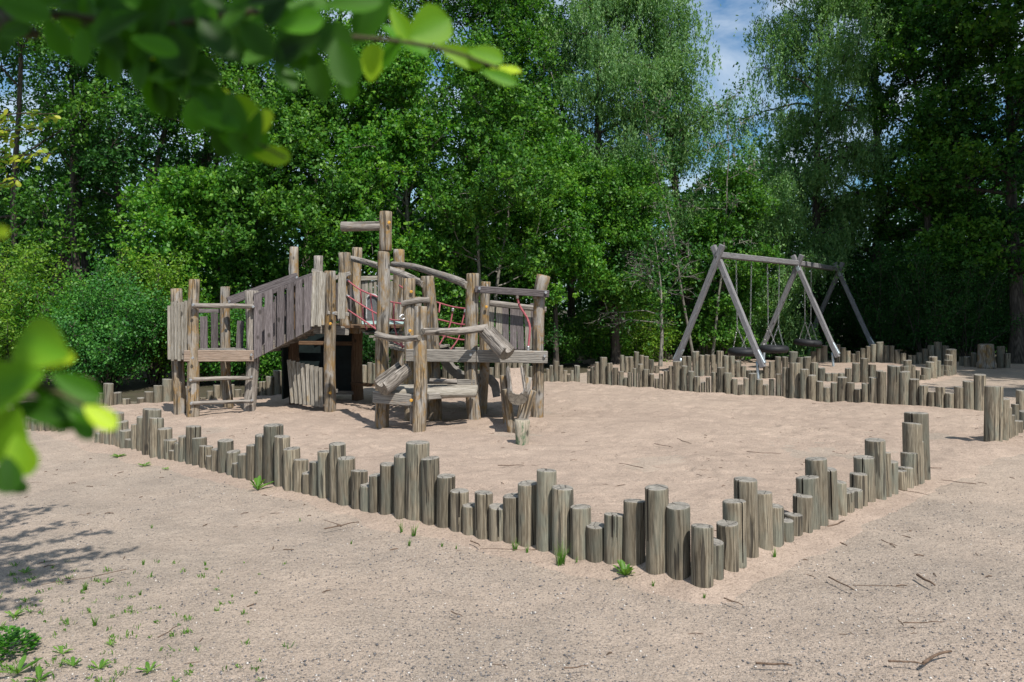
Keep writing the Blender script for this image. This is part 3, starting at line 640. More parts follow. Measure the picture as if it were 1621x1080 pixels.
for i in range(7):       # ramp treads
    f = (i + 0.5) / 7; a = P(402, 556, 10.62).lerp(P(500, 512, 10.75), f); a.z -= 0.02
    log('tread', a, a + Vector((0.05, 0.85, 0.0)), 0.05, 0.045, GR, PS, n=10)
# hut tower
post((523, 429, 10.68), (522, 653, 10.7), 0.078, 0.072, LG)
post((466, 392, 11.5), (467, 641, 11.5), 0.078, 0.062, [M['hut_wood'], M['log_end']], bend=(0.015, 0))
log('post', P(466.2, 450, 11.42), P(465.5, 391, 11.42), 0.066, 0.06, LG, PS)
post((564, 393, 12.0), (566, 634, 12.1), 0.088, 0.065, HW)
log('post', P(561, 528, 11.88), P(565, 392, 11.88), 0.088, 0.072, LG, PS)
log('post', P(546.5, 521, 11.0), P(544.5, 400, 11.0), 0.072, 0.082, LG, PS)
post((503.5, 405, 12.4), (504, 628, 12.4), 0.075, 0.072, GR)
post((632, 395, 12.3), (627, 624, 12.3), 0.10, 0.088, LG)
for k, x in enumerate((496, 501.5, 507, 511.5)):
    plank('slat', P(x - 1, 517 - (k % 2) * 2, 10.55), P(x + 1.5, 430 + (k % 2) * 3, 10.62), 0.048, 0.03, M['slat'], PS, up=Vector((0, -1, 0)), rnd=0.05)
plank('rail', P(494, 428, 10.66), P(520, 437, 10.66), 0.05, 0.04, M['beam'], PS, up=Vector((0, -1, 0)))
plank('slat', P(540.5, 505, 10.66), P(542, 432, 10.7), 0.105, 0.035, M['slat'], PS, up=Vector((0, -1, 0)), rnd=0.05)
plank('rail', P(525, 442, 10.72), P(554, 433, 10.9), 0.06, 0.045, M['beam'], PS, up=Vector((0, -1, 0)))
plank('rail', P(518, 495, 10.62), P(552, 498, 10.75), 0.05, 0.045, M['beam'], PS, up=Vector((0, -1, 0)))
for x in (530, 534.5, 553):
    plank('slat', P(x, 508, 11.6), P(x, 448, 11.6), 0.06, 0.025, M['plank'], PS, up=Vector((0, -1, 0)))
plank('rail', P(515, 452, 11.62), P(556, 452, 11.75), 0.06, 0.04, M['plank'], PS, up=Vector((0, -1, 0)))
plank('platform_beam', P(496, 521, 10.78), P(552, 524, 10.95), 0.12, 0.06, M['beam'], PS, up=Vector((0, -1, 0)))
for k in range(9):
    a = P(500, 521, 10.9); a.x += 0.135 * k; a.z = 1.15; b = a + Vector((0.0, 1.45, 0))
    plank('deck_board', a, b, 0.125, 0.035, M['hut_wood'], PS, up=Vector((0, 0, 1)))
# hut lower walls, hatch
me = bpy.data.meshes.new('back_board')
wb0 = P(469, 625, 12.15); wb1 = P(561, 526, 12.2)  # board raised to the deck; its dark colour stands for the underfloor shade
plank('back_board', Vector(((wb0.x + wb1.x) / 2, 12.2, wb0.z)), Vector(((wb0.x + wb1.x) / 2, 12.2, wb1.z)), wb1.x - wb0.x, 0.02, M['panel'], PS, up=Vector((0, -1, 0)))
plank('back_board', P(461, 600, 11.8) + Vector((0, 0, -0.25)), P(461, 600, 11.8) + Vector((0, 0, 0.85)), 0.9, 0.02, M['panel'], PS, up=Vector((1, 0, 0)))
plank('hut_rail', P(468, 543, 12.05), P(561, 544, 12.05), 0.06, 0.05, M['hut_wood'], PS, up=Vector((0, -1, 0)))
plank('hut_rail', P(525, 621.5, 11.9), P(560, 622, 12.05), 0.05, 0.05, M['beam'], PS, up=Vector((0, -1, 0)))
plank('hatch_rail', P(505, 585, 10.85), P(520, 588, 10.8), 0.05, 0.04, M['beam'], PS, up=Vector((0, -1, 0)))
plank('hatch_rail', P(506, 618, 10.85), P(534, 619, 10.8), 0.05, 0.04, M['beam'], PS, up=Vector((0, -1, 0)))
for k in range(8):
    f = k / 7; x0 = 463 + 45 * f; xt = 457.5 + 50.5 * f
    Zk = 11.05 - 0.30 * f
    plank('hatch_slat', P(x0 + 1, 638 + 6.5 * f, Zk), P(xt, 569.5 + 12.5 * f, Zk), 0.056, 0.028, M['slat'], PS, up=Vector((0, -1, 0)), rnd=0.05)
plank('hut_seat', P(560, 607, 11.9), P(590, 610, 11.2), 0.10, 0.04, M['hut_wood'], PS, up=Vector((0, 0, 1)))
# back wall with arched opening panel
plank('rail', P(570, 441, 12.25), P(628, 439.5, 12.3), 0.07, 0.05, M['slat'], PS, up=Vector((0, -1, 0)))
for (x, w) in ((575, 0.05), (580.5, 0.05), (587, 0.05), (594, 0.045), (612, 0.06), (619, 0.06)):
    plank('slat', P(x, 508, 12.28), P(x, 445, 12.28), w, 0.025, M['slat'], PS, up=Vector((0, -1, 0)))
arch = []
for k in range(11):
    a = math.pi * k / 10; arch.append((589.5 - 9.5 * math.cos(a), 476 - 10 * math.sin(a)))
prof = [(580, 508)] + arch + [(599, 508)]
co = [P(x, y, 12.20) - PS.location for x, y in prof]; co += [v + Vector((0, 0.03, 0)) for v in co]; n = len(prof)
me = bpy.data.meshes.new('arch_panel'); me.from_pydata(co, [], [tuple(range(n)), tuple(range(2 * n - 1, n - 1, -1))] + [(i, i + n, (i + 1) % n + n, (i + 1) % n) for i in range(n)]); me.update()
ap = link('arch_panel', me, M['window']); ap.parent = PS
tubes('arch_trim', [[P(x, y, 12.17) for x, y in prof]], 0.012, M['white'], PS, 6)
# teal sheets at the head of the net bridge
for (x0, x1, dy) in ((562, 598, 0), (600, 631, 0)):
    a = P(x0, 524, 11.2); b = P(x1, 524, 11.2); zt = 1.19
    c = [Vector((a.x + 0.12, 11.15, zt - 0.12)), Vector((b.x, 11.15, zt - 0.12)), Vector((b.x - 0.02, 12.0, zt + 0.02)), Vector((a.x - 0.06, 12.0, zt + 0.02))]
    co = [v - PS.location for v in c] + [v - PS.location - Vector((0, 0, 0.015)) for v in c]
    me = bpy.data.meshes.new('teal_sheet'); me.from_pydata(co, [], [(0, 1, 2, 3), (7, 6, 5, 4), (0, 4, 5, 1), (1, 5, 6, 2), (2, 6, 7, 3), (3, 7, 4, 0)]); me.update()
    o_ = link('bridge_mat', me, M['teal']); o_.parent = PS
# sagging plank bridge
for k in range(15):
    f = k / 14; x = 568 + 92 * f; y = 518 + 38 * f + 11 * math.sin(math.pi * f)
    Zk = 11.2 - 1.15 * f; a = P(x, y, Zk)
    plank('bridge_slat', a + Vector((0, -0.02, 0)), a + Vector((0.32, 0.9, 0.03)), 0.062, 0.03, M['slat'], PS, up=Vector((0, 0, 1)), rnd=0.05)
# mast
mb = P(603.5, 679, 9.3); mb.z = -0.05
log('mast', mb, P(608, 398, 9.3), 0.082, 0.073, LG, PS, bend=(0.0, 0.0))
log('mast_head', P(610.5, 397.2, 9.3), P(611.5, 335, 9.3), 0.074, 0.072, LG, PS, wob=0.02)
log('mast_arm', P(603, 357, 9.3), P(540, 358.5, 9.3), 0.053, 0.056, GR, PS, wob=0.04)
# posts round the front deck
post((648, 441, 9.95), (649, 666, 9.95), 0.062, 0.078, LG)
post((666.5, 485, 8.93), (664, 687, 8.93), 0.079, 0.070, LG)
post((677, 437, 10.0), (688, 664, 10.07), 0.090, 0.080, LG, bend=(-0.02, 0))
post((749, 433, 9.8), (751, 669, 9.8), 0.082, 0.080, LG, bend=(0.035, 0))
post((768.5, 446, 10.5), (764, 655, 10.6), 0.060, 0.065, LG)
post((661, 470, 10.9), (663, 640, 10.9), 0.06, 0.055, LG)
log('post', Vector((P(850, 668, 9.85).x, 9.85, -0.05)), P(853.5, 470, 9.85), 0.073, 0.072, LG, PS, flare=0.01)
log('post', P(852.5, 475, 9.86), P(861, 436, 9.86), 0.074, 0.082, LG, PS, wob=0.06)
# rails
log('rail', P(554, 409.5, 11.7), P(671, 450, 9.95), 0.040, 0.045, GR, PS, bend=(0, 0.04))
log('rail', P(621, 418, 11.9), P(741, 452.5, 9.75), 0.040, 0.050, GR, PS, bend=(0, 0.05))
log('rail', P(635, 481, 9.85), P(680, 475.5, 9.9), 0.034, 0.036, GR, PS, wob=0.12, bend=(0, 0.02))
log('rail', P(596, 528.5, 9.17), P(663.5, 535, 8.84), 0.040, 0.034, GR, PS, bend=(0, -0.03), wob=0.1)
log('rail', P(669, 526, 8.84), P(771, 518, 9.6), 0.040, 0.042, GR, PS, bend=(0, -0.02), wob=0.13)
plank('rail', P(752, 458, 9.68), P(869, 465.5, 9.73), 0.085, 0.07, M['plank'], PS, up=Vector((0, -1, 0)))
# upper platform
plank('platform_beam', P(643, 562.5, 9.72), P(753.6, 564, 9.70), 0.15, 0.07, M['beam'], PS, up=Vector((0, -1, 0)))
plank('platform_beam', P(754.4, 564, 9.70), P(866.5, 565.5, 9.75), 0.15, 0.07, M['beam'], PS, up=Vector((0, -1, 0)))
for k in range(13):
    a = Vector((-1.22 + 0.132 * k, 9.8, 0.815)); plank('deck_board', a, a + Vector((0, 1.1, 0)), 0.125, 0.04, M['beam'], PS, up=Vector((0, 0, 1)))
plank('platform_beam', Vector((-1.28, 10.95, 0.80)), Vector((0.42, 10.95, 0.80)), 0.13, 0.06, M['beam'], PS, up=Vector((0, -1, 0)))
for k in range(7):
    x = 778.5 + 11.1 * k; plank('slat', P(x - 2 + k, 553, 10.85), P(x + (1 if k % 2 else -1), 480 + (k % 3) * 1.2, 10.85), 0.088, 0.03, M['slat'] if k in (0, 1, 5) else M['plank'], PS, up=Vector((0, -1, 0)), rnd=0.04)
log('rail', P(775, 481, 10.72), P(865, 489.5, 10.72), 0.036, 0.036, GR, PS, wob=0.2)
# lower deck
plank('platform_beam', P(592, 628.5, 9.12), P(661.5, 634.5, 8.98), 0.135, 0.07, M['beam'], PS, up=Vector((0, -1, 0)))
plank('platform_beam', P(676, 628, 9.05), P(751, 622, 9.65), 0.07, 0.06, M['beam'], PS, up=Vector((0, -1, 0)))
for k in range(6):
    f = k / 5; a = Vector((-1.45 + 0.0, 9.12 + 0.155 * k, 0.42)); b = Vector((-0.42, 9.28 + 0.155 * k, 0.425))
    log('deck_log', a, b, 0.052 if k == 0 else 0.045, 0.05, [M['slat'], M['log_end']], PS, n=12)
log('rail', P(680, 601.5, 9.6), P(724, 605, 9.6), 0.026, 0.028, GR, PS)
plank('rail', P(712, 606, 9.75), P(752, 605, 9.75), 0.075, 0.05, M['beam'], PS, up=Vector((0, -1, 0)))
log('stay', P(651, 672, 9.1), P(651, 640, 9.1), 0.022, 0.024, GR, PS)
# hollowed log troughs
def trough(name, p0, p1, r, parent, opening=Vector((0, 0, 1)), mats=None, open_a=42, off=0.72):
    d = (p1 - p0); Ln = d.length; z = d.normalized(); x = (opening - z * opening.dot(z)).normalized(); y = z.cross(x)
    Mx = Matrix((x, y, z)).transposed().to_4x4(); n = 20; co = []; fs = []; mi = []; nr = 9
    a0 = math.radians(open_a)
    outer = [a0 + (2 * math.pi - 2 * a0) * k / n for k in range(n + 1)]
    for j in range(nr):
        zz = Ln * j / (nr - 1); s_ = 1 + 0.05 * math.sin(zz * 14)
        for a in outer: co.append((r * s_ * math.cos(a), r * s_ * math.sin(a), zz))
        for k in range(n + 1):
            u = -0.93 + 1.86 * k / n
            co.append((r * math.cos(a0) * s_ + 0.004 - off * r * math.sqrt(max(0, 1 - (u / 0.93) ** 2)) ** 0.8, r * math.sin(a0) * u, zz))
    m = 2 * (n + 1)
    for j in range(nr - 1):
        for i in range(m):
            i2 = (i + 1) % m; fs.append((j * m + i, j * m + i2, (j + 1) * m + i2, (j + 1) * m + i)); mi.append(0)
    for j in (0, nr - 1):
        for i in range(n):
            q_ = (j * m + i, j * m + i + 1, j * m + m - 2 - i, j * m + m - 1 - i); fs.append(q_ if j else q_[::-1]); mi.append(1)
    me = bpy.data.meshes.new(name); me.from_pydata(co, [], fs); me.polygons.foreach_set('material_index', mi); me.update()
    return link(name, me, mats or [M['log_grey'], M['log_end']], parent, Matrix.Translation(p0) @ Mx)
trough('trough', P(603, 613, 8.92), P(641, 583, 9.15), 0.112, PS, Vector((-0.35, -0.5, 0.8)))
trough('trough', P(803, 559, 9.38), P(770, 524, 9.62), 0.105, PS, Vector((0.55, -0.45, 0.7)))
# slide
def slide():
    path = [(690, 556, 11.0), (700, 572, 11.0), (712, 588, 10.98), (728, 600, 10.95), (746, 604.5, 10.9), (762, 603.5, 10.85), (775, 605, 10.8), (781, 613, 10.78), (784, 629, 10.76)]
    pts = [P(*p) for p in path]; co = []; fs = []
    w = 0.40; hgt = 0.07
    for i, p in enumerate(pts):
        o_ = p - PS.location; tg = (pts[min(i + 1, len(pts) - 1)] - pts[max(i - 1, 0)]).normalized(); nv = Vector((-tg.z, 0, tg.x)).normalized(); nv = nv if nv.z > 0 else -nv
        for (dy, dz) in ((0, hgt), (0.03, hgt), (0.035, 0.02), (w - 0.035, 0.02), (w - 0.03, hgt), (w, hgt), (w, -0.03), (0, -0.03)):
            co.append((o_.x + nv.x * dz, o_.y + dy, o_.z + nv.z * dz))
    n = 8
    for i in range(len(pts) - 1):
        for k in range(n): fs.append((i * n + k, i * n + (k + 1) % n, (i + 1) * n + (k + 1) % n, (i + 1) * n + k))
    fs += [tuple(range(n))[::-1], tuple(range((len(pts) - 1) * n, len(pts) * n))]
    me = bpy.data.meshes.new('slide'); me.from_pydata(co, [], fs); me.update(); o_ = link('slide', me, M['slidem']); o_.parent = PS
M['slidem'] = plain('slide_grey_surface', (0.22, 0.205, 0.185), 0.6, 0, 12, 0.3)
slide()
# rope nets
def R3(lst, Z0, Z1):
    x0 = lst[0][0]; x1 = lst[-1][0]; out = []
    for i, (x, y) in enumerate(lst):
        f = i / (len(lst) - 1); out.append(P(x, y, Z0 + (Z1 - Z0) * f))
    return out
for pts in ([(549, 443), (569, 458), (598, 470.5), (619, 478), (637, 481)], [(549, 468), (572.6, 483), (597, 497), (619, 506), (640, 508)], [(551, 491), (575, 507), (598, 523), (622, 540), (650, 553)]):
    tubes('net_rope', [R3(pts, 10.95, 9.95)], 0.0105, M['rope'], PS, 7)
for pts, Z in (([(570, 458), (573, 484), (576, 508), (581, 522)], 10.75), ([(586, 466), (589, 491), (592, 515), (598, 526)], 10.6), ([(623.5, 480), (623.5, 507), (628, 530), (636, 548)], 10.2), ([(635, 530), (637, 552)], 10.1)):
    tubes('net_rope', [[P(x, y, Z - 0.02) for x, y in pts]], 0.0095, M['rope'], PS, 7)
for pts in ([(690, 478), (717.5, 486), (746, 489.5)], [(690, 505), (712, 510), (730, 513.7), (748, 513.7)], [(692, 529), (723, 537), (750, 539)], [(632, 452), (642, 459)]):
    tubes('net_rope', [R3(pts, 10.9, 10.5)], 0.0105, M['rope'], PS, 7)
for pts in ([(696.5, 481), (695, 495)], [(717, 488), (712, 515), (698, 542), (690, 552)], [(737, 490), (730, 517), (725, 537), (712, 555)]):
    tubes('net_rope', [R3(pts, 10.72, 10.66)], 0.0100, M['rope'], PS, 7)
tubes('climbing_rope', [[P(819, 470, 9.72), P(821, 480, 9.74), P(824, 487, 9.76), P(834, 503, 9.78), P(838.5, 517, 9.78), P(838, 532, 9.78), P(836, 553, 9.78)]], 0.0145, M['rope'], PS, 8)
for fp in ([[P(818.9, 466, 9.7), P(819.2, 472, 9.72)], [P(836.1, 548, 9.78), P(835.9, 556, 9.78)], [P(549, 443, 10.95), P(553, 446, 10.93)], [P(549, 468, 10.95), P(553, 470.5, 10.93)], [P(717.2, 488, 10.7), P(716.6, 493, 10.7)], [P(737, 490, 10.7), P(736, 495, 10.7)]]): tubes('rope_ferrule', [fp], 0.020, M['bolt'], PS, 8)
tubes('shackle', [[P(637, 498, 9.9), P(633, 502, 9.88), P(637, 506, 9.9), P(641, 502, 9.92), P(637, 498, 9.9)]], 0.012, M['bolt'], PS, 6)
bolts('bolt', [P(305, 567, 10.02), P(398, 562, 10.43), P(306, 483, 9.99), P(401, 486, 10.44), P(302, 602, 10.0), P(398, 597, 10.43), P(303, 639, 10.0), P(399, 634, 10.44), P(470, 439.5, 11.2), P(363, 478, 10.7),
    P(759, 457, 9.63), P(864, 463.5, 9.68), P(745, 562, 9.655), P(862, 564, 9.70), P(528, 496, 10.56), P(548, 437, 10.8)], 0.019, M['bolt'], PS)
bolts('yellow_cap', [P(616, 352.5, 9.21), P(651, 462, 9.85), P(523, 512.5, 10.59), P(523, 622, 10.6), P(649, 524, 9.85), P(770, 486, 10.42), P(651, 634, 8.92), P(629, 514, 12.17)], 0.020, M['cap'], PS)

# ---------------------------------------------------------------- sand trough on four stakes, stump
ST = empty('sand_trough', Vector((0.06, 9.2, 0)), 'hollow log trough filled with sand, resting on four crossed stakes', 'trough')
tr = trough('trough_log', P(820, 628, 8.85), P(815, 588, 9.45), 0.108, ST, Vector((0, -0.15, 1)), [M['log_grey'], M['log_end']], 48, 0.45)
p0 = P(820, 628, 8.85); p1 = P(815, 588, 9.45); d = p1 - p0; z_ = d.normalized(); x_ = (Vector((0, 0, 1)) - z_ * z_.z).normalized(); y_ = z_.cross(x_)
co = []; fs = []
for j in range(13):
    c = p0 + d * (0.004 + 0.97 * j / 12) - ST.location - (x_ * 0.034 if j == 0 else Vector((0, 0, 0)))
    for i in range(5):
        u = (i - 2) / 2; co.append(c + y_ * (u * 0.060) + x_ * (0.056 + 0.006 * math.sin(j * 1.3 + i) - 0.004 * u * u))
for j in range(12):
    for i in range(4): fs.append((j * 5 + i, j * 5 + i + 1, (j + 1) * 5 + i + 1, (j + 1) * 5 + i))
me = bpy.data.meshes.new('sand_fill'); me.from_pydata(co, [], fs); me.polygons.foreach_set('use_smooth', [True] * len(fs)); me.update(); o_ = link('sand_fill', me, M['sand']); o_.parent = ST
for (tx, ty, bx, by, Z) in ((801.5, 616, 812, 686, 9.05), (842.5, 618, 820, 684, 9.0), (798, 594, 804, 670, 9.5), (836, 597, 822, 668, 9.45)):
    b = P(bx, by, Z); b.z = -0.05; log('stake', b, P(tx, ty, Z), 0.055, 0.048, LG, ST)
b = G(826, 705); b.z = -0.05
s = log('stump', b, P(827, 664, 8.2), 0.062, 0.078, [M['mossy'], M['log_end']], None, wob=0.05)
tag(s, 'short stump with green stains standing alone in the sand before the log trough', 'stump')
# big half trunk in the shaded edging
b = P(1562, 582, 18.6); b.z = -0.05
s = log('trunk_stump', b, P(1560, 545, 18.6), 0.19, 0.17, [M['log'], M['log_end']], None, wob=0.14)
tag(s, 'thick split trunk stump standing in the shaded edging at right', 'stump')

# ---------------------------------------------------------------- swings
SW = empty('swing_frame', Vector((6.9, 19.2, 0)), 'long grey timber swing frame of three A shaped pairs of legs and two beams', 'swing frame')
ap_ = [Vector((4.16, 16.1, 0)), Vector((6.88, 19.2, 0)), Vector((9.23, 22.5, 0))]
bd = (ap_[1] - ap_[0]).normalized(); pd = Vector((bd.y, -bd.x, 0))
def beamz(i): return 2.45
for i, a in enumerate(ap_):
    for sgn in (1, -1):
        top = a + Vector((0, 0, 2.66)) - pd * sgn * 0.13 + bd * (0.055 * sgn); bot = a + pd * sgn * 0.93 + Vector((0, 0, 0.24)) + bd * (0.055 * sgn)
        lg = plank('leg', bot, top, 0.11, 0.10, M['swing_wood'], SW, up=bd)
        q0 = bot + (top - bot) * 0.0; q1 = bot + (top - bot) * 0.13
        sh = plank('anchor_plate', q0 + bd * 0.0 + Vector((0, 0, 0.06)), q1, 0.128, 0.085, M['metal'], SW, up=bd)
        g = q0 + (top - bot) * 0.06; g = Vector((g.x, g.y, -0.05)); tubes('anchor_post', [[g - pd * sgn * 0.03, g + Vector((0, 0, 0.4)) - pd * sgn * 0.06]], 0.03, M['metal'], SW)
    if i: plank('hinge_plate', a + Vector((0, 0, 2.28)) + pd * 0.08 - bd * 0.12, a + Vector((0, 0, 2.42)) + pd * 0.02 - bd * 0.12, 0.08, 0.02, M['metal'], SW, up=bd)
for i in (0, 1):
    a = ap_[i] + Vector((0, 0, 2.47)) + (bd * -0.05 if i == 0 else bd * 0.06); b = ap_[i + 1] + Vector((0, 0, 2.47)) - bd * 0.03
    plank('beam', a, b, 0.12, 0.15, M['swing_wood'], SW, up=pd)
def torus(name, c, R, r, mat, parent, tilt=(0, 0)):
    co = []; fs = []; n, m = 32, 12
    Rm = Matrix.Rotation(tilt[0], 3, 'X') @ Matrix.Rotation(tilt[1], 3, 'Y')
    for i in range(n):
        a = 6.28318 * i / n
        for j in range(m):
            b = 6.28318 * j / m; rr4 = r * (1 + (0.06 if (i % 2 and abs(math.sin(b)) < 0.5) else 0))
            co.append(Rm @ Vector(((R + rr4 * math.cos(b)) * math.cos(a), (R + rr4 * math.cos(b)) * math.sin(a), rr4 * 0.95 * math.sin(b))))
    for i in range(n):
        for j in range(m): fs.append((i * m + j, ((i + 1) % n) * m + j, ((i + 1) % n) * m + (j + 1) % m, i * m + (j + 1) % m))
    me = bpy.data.meshes.new(name); me.from_pydata(co, [], fs); me.polygons.foreach_set('use_smooth', [True] * len(fs)); me.update()
    o = link(name, me, mat); o.parent = parent; o.location = c; return o
def chain(pts_list, parent):
    co = []; fs = []; link_l = 0.05; r = 0.0055
    for a, b in pts_list:
        d = b - a; n = int(d.length / link_l); m = frame_to(d)
        for k in range(n):
            o_ = a + d * ((k + 0.5) / n); fl_ = k % 2
            ring = []
            for q_ in range(6):
                an = 6.283 * q_ / 6; u = 0.014 * math.cos(an); w = 0.031 * math.sin(an)
                ring.append((Vector((u, 0, w)) if fl_ else Vector((0, u, w))))
            b0 = len(co)
            for q_ in range(6):
                t_ = ring[q_]; nr_ = t_.normalized(); s2_ = Vector((0, 1, 0)) if fl_ else Vector((1, 0, 0))
                for e in ((nr_ * r), s2_ * r, -nr_ * r, -s2_ * r): co.append(o_ - parent.location + m @ (t_ + e))
            for q_ in range(6):
                for e in range(4): fs.append((b0 + q_ * 4 + e, b0 + ((q_ + 1) % 6) * 4 + e, b0 + ((q_ + 1) % 6) * 4 + (e + 1) % 4, b0 + q_ * 4 + (e + 1) % 4))
    me = bpy.data.meshes.new('chain'); me.from_pydata(co, [], fs); me.update(); o = link('chain', me, M['bolt']); o.parent = parent
def tyre_swing(f0, f1, i, label, h=0.47, dz=0.0):
    A = ap_[i]; B = ap_[i + 1]; a = A.lerp(B, f0) + Vector((0, 0, 2.38)); b = A.lerp(B, f1) + Vector((0, 0, 2.38)); c = (a + b) / 2
    root = empty('tyre_swing', Vector((c.x, c.y, 0)) + Vector((0, 0, h)), label, 'swing', 'tyre swings')
    torus('tyre', Vector((0, 0, 0)), 0.255, 0.085, M['tyre'], root, (0.02, dz))
    for e, s_ in ((a, -1), (b, 1)):
        j = c + (e - c) * 0.85; j = Vector((j.x, j.y, h + 0.52))
        e1 = Vector((c.x, c.y, h + 0.06)) + bd * s_ * 0.2 + pd * 0.15; e2 = Vector((c.x, c.y, h + 0.06)) + bd * s_ * 0.2 - pd * 0.15
        chain([(e, j), (j, e1), (j, e2)], root)
tyre_swing(0.20, 0.38, 0, 'black tyre swing hanging from the first beam, nearest of the three', 0.46)
tyre_swing(0.58, 0.74, 0, 'black tyre swing between the two near A frames, beside the second frame', 0.46)
tyre_swing(0.15, 0.30, 1, 'shaded black tyre swing under the far beam', 0.52, 0.08)

# ---------------------------------------------------------------- trees
def leaves_mesh(name, cen, length, width, updir=0.5, droop=None, tint=None, three=False):
    n = len(cen); d = rng.normal(size=(n, 3)); 
    if droop is not None: d = d * np.array([0.35, 0.35, 0.35]) + np.array([0, 0, -1.0]) * droop
    d /= np.linalg.norm(d, axis=1)[:, None]
    nr = rng.normal(size=(n, 3)); nr[:, 2] += updir * 2; nr[:, 1] -= 0.3
    nr -= d * (nr * d).sum(1)[:, None]; nr /= np.linalg.norm(nr, axis=1)[:, None] + 1e-9
    s_ = np.cross(nr, d); ls = length * rng.uniform(0.65, 1.25, (n, 1)); wd = width * rng.uniform(0.7, 1.2, (n, 1))
    fold = nr * wd * 0.12
    v0 = cen - d * ls / 2; v1 = cen + s_ * wd / 2 + fold - d * ls * 0.06; v2 = cen + d * ls / 2; v3 = cen - s_ * wd / 2 + fold - d * ls * 0.06
    co = np.stack([v0, v1, v2, v3], 1).reshape(-1, 3); q = np.arange(4 * n).reshape(n, 4)
    return fast_mesh(name, co, q, attr=np.repeat(tint if tint is not None else rng.uniform(0, 1, n), 4))
def tubes_np(paths, n=6):
    cos = []; qs = []; off = 0; ang = np.linspace(0, 2 * np.pi, n, endpoint=False); ca, sa = np.cos(ang), np.sin(ang)
    for pts, rad in paths:
        pts = np.asarray(pts, float); m = len(pts); tn = np.gradient(pts, axis=0); tn /= np.linalg.norm(tn, axis=1)[:, None] + 1e-9
        up = np.where(np.abs(tn[:, 2:3]) > 0.9, np.array([[1.0, 0, 0]]), np.array([[0, 0, 1.0]])); x = np.cross(up, tn); x /= np.linalg.norm(x, axis=1)[:, None] + 1e-9; y = np.cross(tn, x)
        rad = np.asarray(rad)[:, None, None]
        ring = pts[:, None, :] + rad * (x[:, None, :] * ca[None, :, None] + y[:, None, :] * sa[None, :, None])
        cos.append(ring.reshape(-1, 3)); i = np.arange(m - 1)[:, None] * n + np.arange(n)[None, :]; i2 = np.arange(m - 1)[:, None] * n + (np.arange(n)[None, :] + 1) % n
        qs.append((np.stack([i, i2, i2 + n, i + n], -1) + off).reshape(-1, 4)); off += m * n
    return np.concatenate(cos), np.concatenate(qs)
def wig(p, d, Ln, m, curl, up):
    pts = [p]; d = d / np.linalg.norm(d)
    for _ in range(m):
        d = d + rng.normal(size=3) * curl + np.array([0, 0, up]); d /= np.linalg.norm(d); pts.append(pts[-1] + d * Ln / m)
    return np.array(pts)
TREE_GROUP = 'trees of the wood behind the playground'
